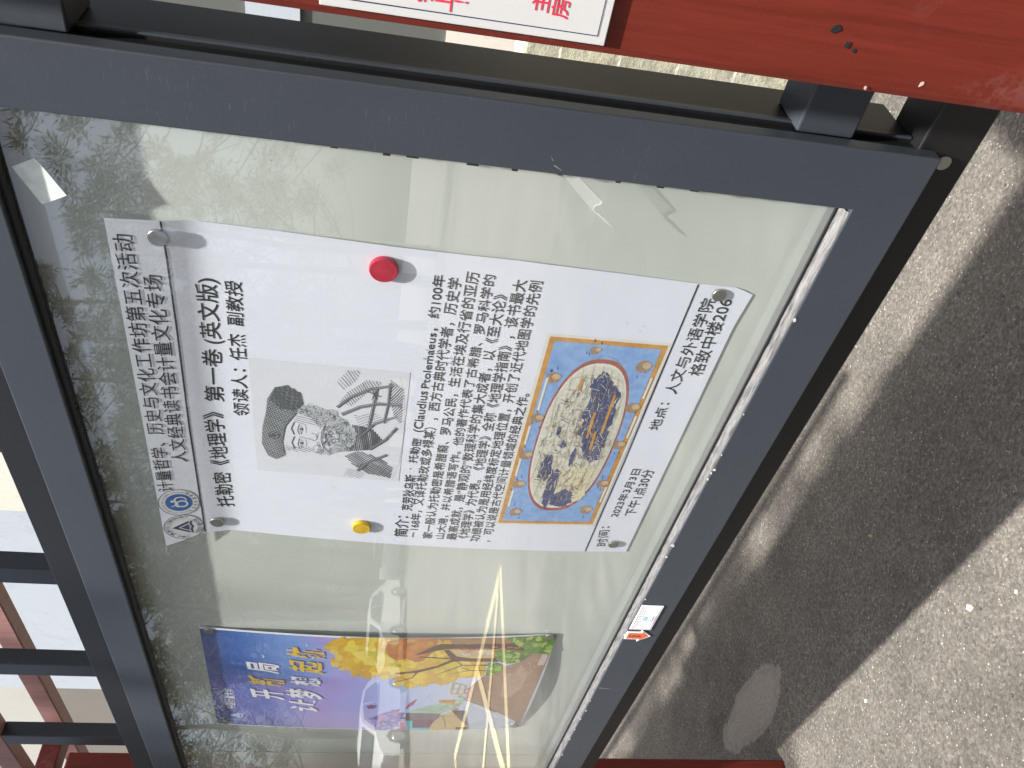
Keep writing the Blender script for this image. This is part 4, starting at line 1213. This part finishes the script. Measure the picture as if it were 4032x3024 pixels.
# label plate and arrow tag on the bottom rail of the door
M['plate'] = simple("white plastic plate", (.80, .80, .82), .35, var=.02)
M['plate_ink'] = ink_mat("slate print", (.12, .13, .22)); M['plate_grey'] = ink_mat("grey print", (.30, .31, .32)); M['plate_blue'] = ink_mat("sky blue print", (.28, .55, .72)); M['plate_pink'] = ink_mat("pink print", (.66, .52, .62))
lab = MB().box(-1.4612, -1.3670, -.0028, -.0004, .8830, .9278, .0011).build("label_plate", M['plate'])
tag(lab, "small white instruction plate with a blue square on the bottom of the door frame", "label")
fl = Flat(lambda x, z: (x, -.0028, z), .0003)
a, b, c, d = -1.4580, -1.3702, .8862, .9246
for P in (((a, c), (b, c)), ((b, c), (b, d)), ((b, d), (a, d)), ((a, d), (a, c))): fl.stroke(P, .0007, 0)
rg = random.Random(2)
for k in range(13):
    x = a + .004 + k * .0063
    for q in range(3): fl.stroke([(x + rg.uniform(0, .0012), d - .0030 - q * .0012), (x + .0042, d - .0030 - q * .0012)], .0006, 1, 1)
for k in range(11):
    x = a + .010 + k * .0064
    for q in range(3): fl.stroke([(x + rg.uniform(0, .0012), d - .0082 - q * .0012), (x + .0042, d - .0082 - q * .0012)], .0006, 1, 1)
for x in (-1.4430, -1.3925): fl.stroke([(x, .8945), (x, .9115)], .0008, 2, 1); fl.stroke([(x, .9115), (x + .010, .9070)], .0006, 2, 1); fl.stroke([(x + .003, .9010), (x + .012, .9020)], .0005, 2, 1)
fl.poly([(-1.4225, .9045), (-1.4085, .9045), (-1.4085, .9120), (-1.4225, .9120)], 3, 1)
fl.stroke([(-1.4230, .8955), (-1.4230, .9125)], .0008, 2, 2); fl.stroke([(-1.4080, .8955), (-1.4080, .9125)], .0008, 2, 2)
fl.stroke([(-1.443, .8905), (-1.433, .8905)], .0007, 2, 1); fl.stroke([(-1.392, .8905), (-1.380, .8905)], .0007, 2, 1)
fl.stroke([(-1.425, .8925), (-1.405, .8925)], .0014, 1, 1); fl.stroke([(-1.430, .8890), (-1.402, .8890)], .0016, 4, 1)
fl.build("printed_diagram", [M['plate_ink'], M['plate_ink'], M['plate_grey'], M['plate_blue'], M['plate_pink']], lab)
M['orange'] = ink_mat("orange plastic", (.56, .13, .055), .35)
def arrow(x, w, wt, z1, z0, zt, y0, y1_, name, mat, parent=None, bev=.0006):
    P = [(x - w, z1), (x + w, z1), (x + w, zt), (x + wt, zt), (x, z0), (x - wt, zt), (x - w, zt)]
    return MB().prism([(px, y0, pz) for px, pz in P], (0, y1_ - y0, 0), bev=bev).build(name, mat, parent)
ar = arrow(-1.4862, .0148, .0232, .9288, .8757, .9000, -.0004, -.0030, "arrow_tag", M['plate'])
tag(ar, "small orange arrow tag with white rim pointing down on the bottom of the door frame", "tag")
arrow(-1.4862, .0118, .0178, .9255, .8812, .8968, -.0030, -.0034, "arrow_face", M['orange'], ar, 0)
fl = Flat(lambda x, z: (x, -.0034, z), .0003)
for k, ch in enumerate("提拉位置"):
    z = .9175 - k * .0064
    fl.text(ch, -1.4890, z, -1.4830, z, .0056, 0, 1, bold=.02)
fl.build("arrow_lettering", ink_mat("dark brown print", (.10, .03, .02)), ar)

# ================================================================== LITTER ON THE GROUND
M['litter_white'] = simple("paper scrap", (.42, .41, .38), .7); M['litter_leaf'] = simple("dry leaf", (.34, .22, .09), .7); M['litter_dark'] = simple("dark crumb", (.05, .045, .04), .8)
def crumb(name, x, y, s, mat, label, cat, seed, el=1.0, group=None):
    rg = random.Random(seed); an = rg.uniform(0, 3)
    mb = MB(); n = 9; top = []; base = []
    for i in range(n):
        a = 2 * math.pi * i / n; r = s * rg.uniform(.6, 1.2)
        px, py = r * math.cos(a) * el, r * math.sin(a)
        qx, qy = px * math.cos(an) - py * math.sin(an), px * math.sin(an) + py * math.cos(an)
        base.append(mb.bm.verts.new((x + qx, y + qy, .0008))); top.append(mb.bm.verts.new((x + qx * .8, y + qy * .8, .0012 + s * rg.uniform(.12, .5))))
    for i in range(n): mb.bm.faces.new((base[i], base[(i + 1) % n], top[(i + 1) % n], top[i]))
    c = mb.bm.verts.new((x, y, .001 + s * .35))
    for i in range(n): mb.bm.faces.new((top[i], top[(i + 1) % n], c))
    return tag(mb.build(name, mat), label, cat, group)
crumb("paper_scrap", -2.143, .169, .007, M['litter_white'], "crumpled white paper scrap alone on the sunlit asphalt in front of the post foot", "litter", 1)
crumb("paper_scrap", -1.598, .162, .009, M['litter_white'], "largest white paper scrap on the sunlit asphalt, next to a dark crumb", "litter", 2, 1.6)
crumb("paper_scrap", -1.4445, .116, .006, M['litter_white'], "small ring-shaped white scrap on the sunlit asphalt near the picture edge", "litter", 3)
crumb("dark_crumb", -1.5695, .143, .006, M['litter_dark'], "dark crumb on the asphalt beside the largest paper scrap", "litter", 4)
crumb("dark_crumb", -1.600, -.056, .006, M['litter_dark'], "dark crumb alone on the bright sunlit asphalt, nearest the viewer", "litter", 5)
crumb("dry_leaf", -1.837, .534, .005, M['litter_leaf'], "small dry yellow leaf on the shaded asphalt", "leaf", 6, 2.2)
crumb("twig", -1.960, .262, .004, M['litter_dark'], "short curled dark twig on the shadow edge on the asphalt", "twig", 7, 3.2)

# ================================================================== WHAT THE GLASS REFLECTS: cars and trees
M['car_white'] = simple("white car paint", (.38, .39, .40), .18, var=.02); M['car_glass'] = simple("dark car glass", (.015, .018, .02), .04, var=.02)
M['tyre'] = simple("tyre", (.02, .02, .021), .8); M['rim'] = simple("alloy rim", (.45, .46, .48), .3, .9); M['lamp'] = simple("lamp lens", (.55, .10, .08), .15)
def make_car(label):
    t = thing("parked_car", label, "car", (0, 0, 0), "cars parked across the road")
    prof = [(-2.25, .32), (-2.28, .62), (-2.20, .86), (-1.95, .93), (-1.55, 1.30), (-1.15, 1.43), (-.2, 1.47), (.5, 1.40), (1.15, .99), (1.85, .88), (2.20, .74), (2.26, .50), (2.22, .30), (1.72, .28), (1.62, .56), (1.36, .68), (1.10, .56), (1.0, .28), (-1.0, .28), (-1.1, .56), (-1.36, .68), (-1.62, .56), (-1.72, .28)]
    mb = MB(); rows = []
    for w in (-1, -.9, -.45, .45, .9, 1):
        row = []
        for x, z in prof:
            k = 1 - .22 * max(0, (z - .9) / .55); inset = .97 if abs(w) == 1 else 1
            row.append(mb.bm.verts.new((x * (.985 if abs(w) == 1 else 1), w * .88 * k, z - (.015 if abs(w) == 1 and z > .6 else 0))))
        rows.append(row)
    n = len(prof)
    for a, b in zip(rows, rows[1:]):
        for i in range(n): f = mb.bm.faces.new((a[i], a[(i + 1) % n], b[(i + 1) % n], b[i])); f.smooth = True
    for r in (rows[0], rows[-1]): mb.bm.faces.new(r)
    mb.build("body", M['car_white'], t)
    for sgn in (-1, 1):
        for P in ([(-1.45, 1.02), (-1.12, 1.34), (-.42, 1.385), (-.42, .98)], [(-.34, .98), (-.34, 1.385), (.40, 1.325), (.92, 1.0)]):
            MB().prism([(x, sgn * (.885 * (1 - .22 * max(0, (z - .9) / .55)) + .002), z) for x, z in P], (0, sgn * .004, 0)).build("window", M['car_glass'], t)
        for wx in (-1.36, 1.36):
            w = MB().lathe([(.30, -.10), (.325, -.08), (.325, .08), (.30, .10), (.21, .105), (.02, .10)] if sgn > 0 else [(.30, .10), (.325, .08), (.325, -.08), (.30, -.10), (.21, -.105), (.02, -.10)], (wx, sgn * .79, .325), 'y', 28).build("wheel", M['tyre'], t)
            r = MB().lathe([(.20, 0), (.19, sgn * .012), (.05, sgn * .005), (.02, sgn * .015)], (wx, sgn * .896, .325), 'y', 20).build("rim", M['rim'], t)
            r.parent = w; r.location = (0, 0, 0)
        MB().box(2.06, 2.225, sgn * .52 - .14, sgn * .52 + .14, .66, .78, .03).build("headlight", M['rim'], t)
        MB().box(-2.285, -2.19, sgn * .56 - .13, sgn * .56 + .13, .68, .84, .02).build("tail_light", M['lamp'], t)
    MB().prism([(.62, -.66, 1.345), (1.13, -.74, 1.03), (1.13, .74, 1.03), (.62, .66, 1.345)], (.012, 0, .016)).build("windscreen", M['car_glass'], t)
    return t
car = make_car("white car parked under the trees, mirrored in the glass between the two posters")
car.location = (-29.2, -14.7, 0); car.rotation_euler.z = R_(61)
for k, (x, y, a, lb) in enumerate(((-25.2, -9.2, 57, "white car parked nearest the board, mirrored over the campus poster"), (-33.5, -21.5, 60, "white car parked farthest away, mirrored over the lecture poster"))):
    c = copy_tree(car); c.location = (x, y, 0); c.rotation_euler.z = R_(a); c["label"] = lb

def foliage(name, c0, c1):
    t = NT(name); oi = t.new("ShaderNodeObjectInfo")
    g = t.new("ShaderNodeNewGeometry")
    t.color(t.mix(g.outputs["Random Per Island"], c0, c1)); t.rough(.7); return t.m
M['needles'] = foliage("pine needles", (.030, .040, .018), (.085, .095, .045))
M['bark'] = simple("grey bark", (.10, .082, .065), .9, var=.4, scale=6)
def tree(h, seed, conifer=True):
    rg = random.Random(seed)
    tr = MB(); cw = bmesh.new()
    lean = rg.uniform(-.3, .3)
    P = [(lean * (k / 7) ** 2, .15 * math.sin(k * 1.3 + seed), h * k / 7) for k in range(8)]
    tr.tube(P, [.17 * (1 - k / 8) + .02 for k in range(8)], 7)
    def at(f):
        k = min(6, int(f * 7)); u = f * 7 - k; a, b = Vector(P[k]), Vector(P[k + 1]); return a + (b - a) * u
    nl = 30 if conifer else 22
    for i in range(nl):
        f = .22 + .76 * (i / nl) ** .85; a = i * 2.4 + rg.uniform(-.4, .4)
        L = (h * .25 * (1.05 - f) + .55) * rg.uniform(.7, 1.25)
        d = Vector((math.cos(a), math.sin(a), rg.uniform(.15, .75)))
        b = at(f); e = b + d * L; mid = b + d * L * .5 + Vector((0, 0, -.06 * L))
        tr.tube([b, mid, e], [.045 * (1.1 - f), .028, .010], 4)
        for q in range(3):
            s0 = b + (e - b) * rg.uniform(.4, .95); dd = (d + Vector((rg.uniform(-1, 1), rg.uniform(-1, 1), rg.uniform(-.2, .9)))).normalized() * L * rg.uniform(.25, .5)
            tr.tube([s0, s0 + dd * .6, s0 + dd + Vector((0, 0, .05))], [.014, .010, .005], 3)
            if conifer or rg.random() < .18:
                c = s0 + dd * .85; R0 = rg.uniform(.26, .54)
                for m in range(64 if conifer else 14):
                    v = Vector((rg.gauss(0, 1), rg.gauss(0, 1), rg.gauss(0, .75))).normalized() * R0 * rg.uniform(.25, 1)
                    o = c + v; n = (v.normalized() + Vector((rg.uniform(-.6, .6), rg.uniform(-.6, .6), rg.uniform(-.2, .8)))).normalized()
                    sd_ = n.cross(Vector((rg.uniform(-1, 1), rg.uniform(-1, 1), rg.uniform(-1, 1)))).normalized()
                    l, w = rg.uniform(.14, .30), rg.uniform(.014, .032)
                    cw.faces.new([cw.verts.new(p) for p in (o - sd_ * w, o + n * l * .5 - sd_ * w * .9, o + n * l, o + sd_ * w)])
    return tr, cw
def make_tree(name, label, cat, h, seed, conifer, group):
    t = thing(name, label, cat, (0, 0, 0), group)
    tr, cw = tree(h, seed, conifer)
    tr.build("trunk", M['bark'], t)
    me = bpy.data.meshes.new("crown"); cw.to_mesh(me); cw.free(); link_mesh("crown", me, M['needles'], t)
    return t
g1, g2 = "pine trees mirrored in the glass", "bare trees mirrored in the glass"
pl = "dark pine tree standing beyond the car park, mirrored in the glass of the board"
bl_ = "thin bare tree beyond the car park, mirrored in the upper glass"
protos = [make_tree("pine_tree", pl, "tree", h, s, True, g1) for h, s in ((11.5, 1), (13, 2), (10, 3), (12.2, 9))]
bare = [make_tree("bare_tree", bl_, "tree", h, s, False, g2) for h, s in ((11.0, 4), (9.5, 5))]
spots = []
rg = random.Random(21)
for i in range(17): spots.append((-5.5 - i * 3.1 + rg.uniform(-1, 1), -21.5 - rg.uniform(0, 3.5) - i * .25, 1.0 + .02 * i))
for i in range(11): spots.append((-22 - i * 4.0 + rg.uniform(-1.5, 1.5), -28 - rg.uniform(0, 4), 1.18 + .02 * i))
for i in range(10):
    th = R_(44 + i * 3.6 + rg.uniform(-.6, .6)); q_ = rg.uniform(39, 45); spots.append((-q_ * math.sin(th), -q_ * math.cos(th), rg.uniform(1.1, 1.3)))
for i in range(5):
    th = R_(48 + i * 6.2 + rg.uniform(-1, 1)); q_ = rg.uniform(50, 56); spots.append((-q_ * math.sin(th), -q_ * math.cos(th), rg.uniform(1.35, 1.6)))
bs = []
for i in range(7): bs.append((-10.5 - i * 4.4 + rg.uniform(-1, 1), -18.5 - rg.uniform(0, 3), 1.0))
used = set()
def plant(P, ps):
    for i, (x, y, s) in enumerate(P):
        k = i % len(ps)
        o = ps[k] if (id(ps[k]) not in used) else copy_tree(ps[k])
        used.add(id(ps[k]))
        o.location = (x, y, 0); o.rotation_euler.z = rg.uniform(0, 6.28); o.scale = (s, s, s * rg.uniform(.92, 1.08))
plant(spots, protos); plant(bs, bare)

# branch of an added, unseen tree overhead: it dapples the upper left of the board and the strip of ground behind
M['leaf'] = foliage("broad leaves", (.035, .075, .015), (.075, .13, .03))
ot = thing("added_shade_tree", "unseen broad-leaved tree added to shade the notice board", "tree", (-1.2, -5.4, 0))
rg = random.Random(33); tr = MB()
tr.tube([(-1.2, -5.4, 0), (-1.15, -5.3, 2.0), (-1.25, -5.0, 4.0), (-1.3, -4.2, 5.6), (-1.4, -2.9, 6.1), (-1.6, -1.5, 6.2), (-1.75, -.7, 6.15)], [.17, .15, .13, .10, .07, .04, .015], 8)
lb = bmesh.new()
def leaf(c, s):
    n = Vector((rg.gauss(0, .45), rg.gauss(0, .45), 1)).normalized(); a = n.orthogonal().normalized(); ang = rg.uniform(0, 6.28)
    a = Matrix.Rotation(ang, 3, n) @ a; b_ = n.cross(a)
    P = [c - a * s, c - a * s * .4 + b_ * s * .42, c + a * s * .4 + b_ * s * .36, c + a * s, c + a * s * .4 - b_ * s * .36, c - a * s * .4 - b_ * s * .42]
    lb.faces.new([lb.verts.new(p) for p in P])
for k in range(60):
    x = rg.uniform(-3.6, -.62); f = min(1, max(0, (-.55 - x) / 1.3))
    y = rg.uniform(-1.215 - .19 * f, -.85)
    s0 = Vector((-1.5 + rg.uniform(-.2, .2), -1.7 + rg.uniform(0, .7), 6.18)); c = Vector((x, y, rg.uniform(5.95, 6.35)))
    if k % 2 == 0: tr.tube([s0, (s0 + c) / 2 + Vector((0, 0, .06)), c], [.014, .009, .004], 4)
    for q in range(16): leaf(c + Vector((rg.gauss(0, .11), rg.gauss(0, .035), rg.gauss(0, .05))), rg.uniform(.035, .06))
n_ = 0
while n_ < 420:                                            # main crown, added out of view to block skylight from the board
    c = Vector((rg.uniform(-5.2, 3.2), rg.uniform(-7.6, -3.3), rg.uniform(4.2, 9.6)))
    dist = math.hypot(c.x, c.y - .8)
    if c.z < 1.9 + .47 * dist or noise.noise(c * .55) < -.18: continue
    n_ += 1
    if n_ % 6 == 0:
        s0 = Vector((-1.25, -5.0, 4.0)); tr.tube([s0, (s0 + c) / 2 + Vector((0, 0, .5)), c], [.05, .03, .008], 4)
    for q in range(15): leaf(c + Vector((rg.gauss(0, .22), rg.gauss(0, .22), rg.gauss(0, .16))), rg.uniform(.07, .12))
tr.build("trunk", M['bark'], ot)
me = bpy.data.meshes.new("crown"); lb.to_mesh(me); lb.free(); link_mesh("crown", me, M['leaf'], ot)
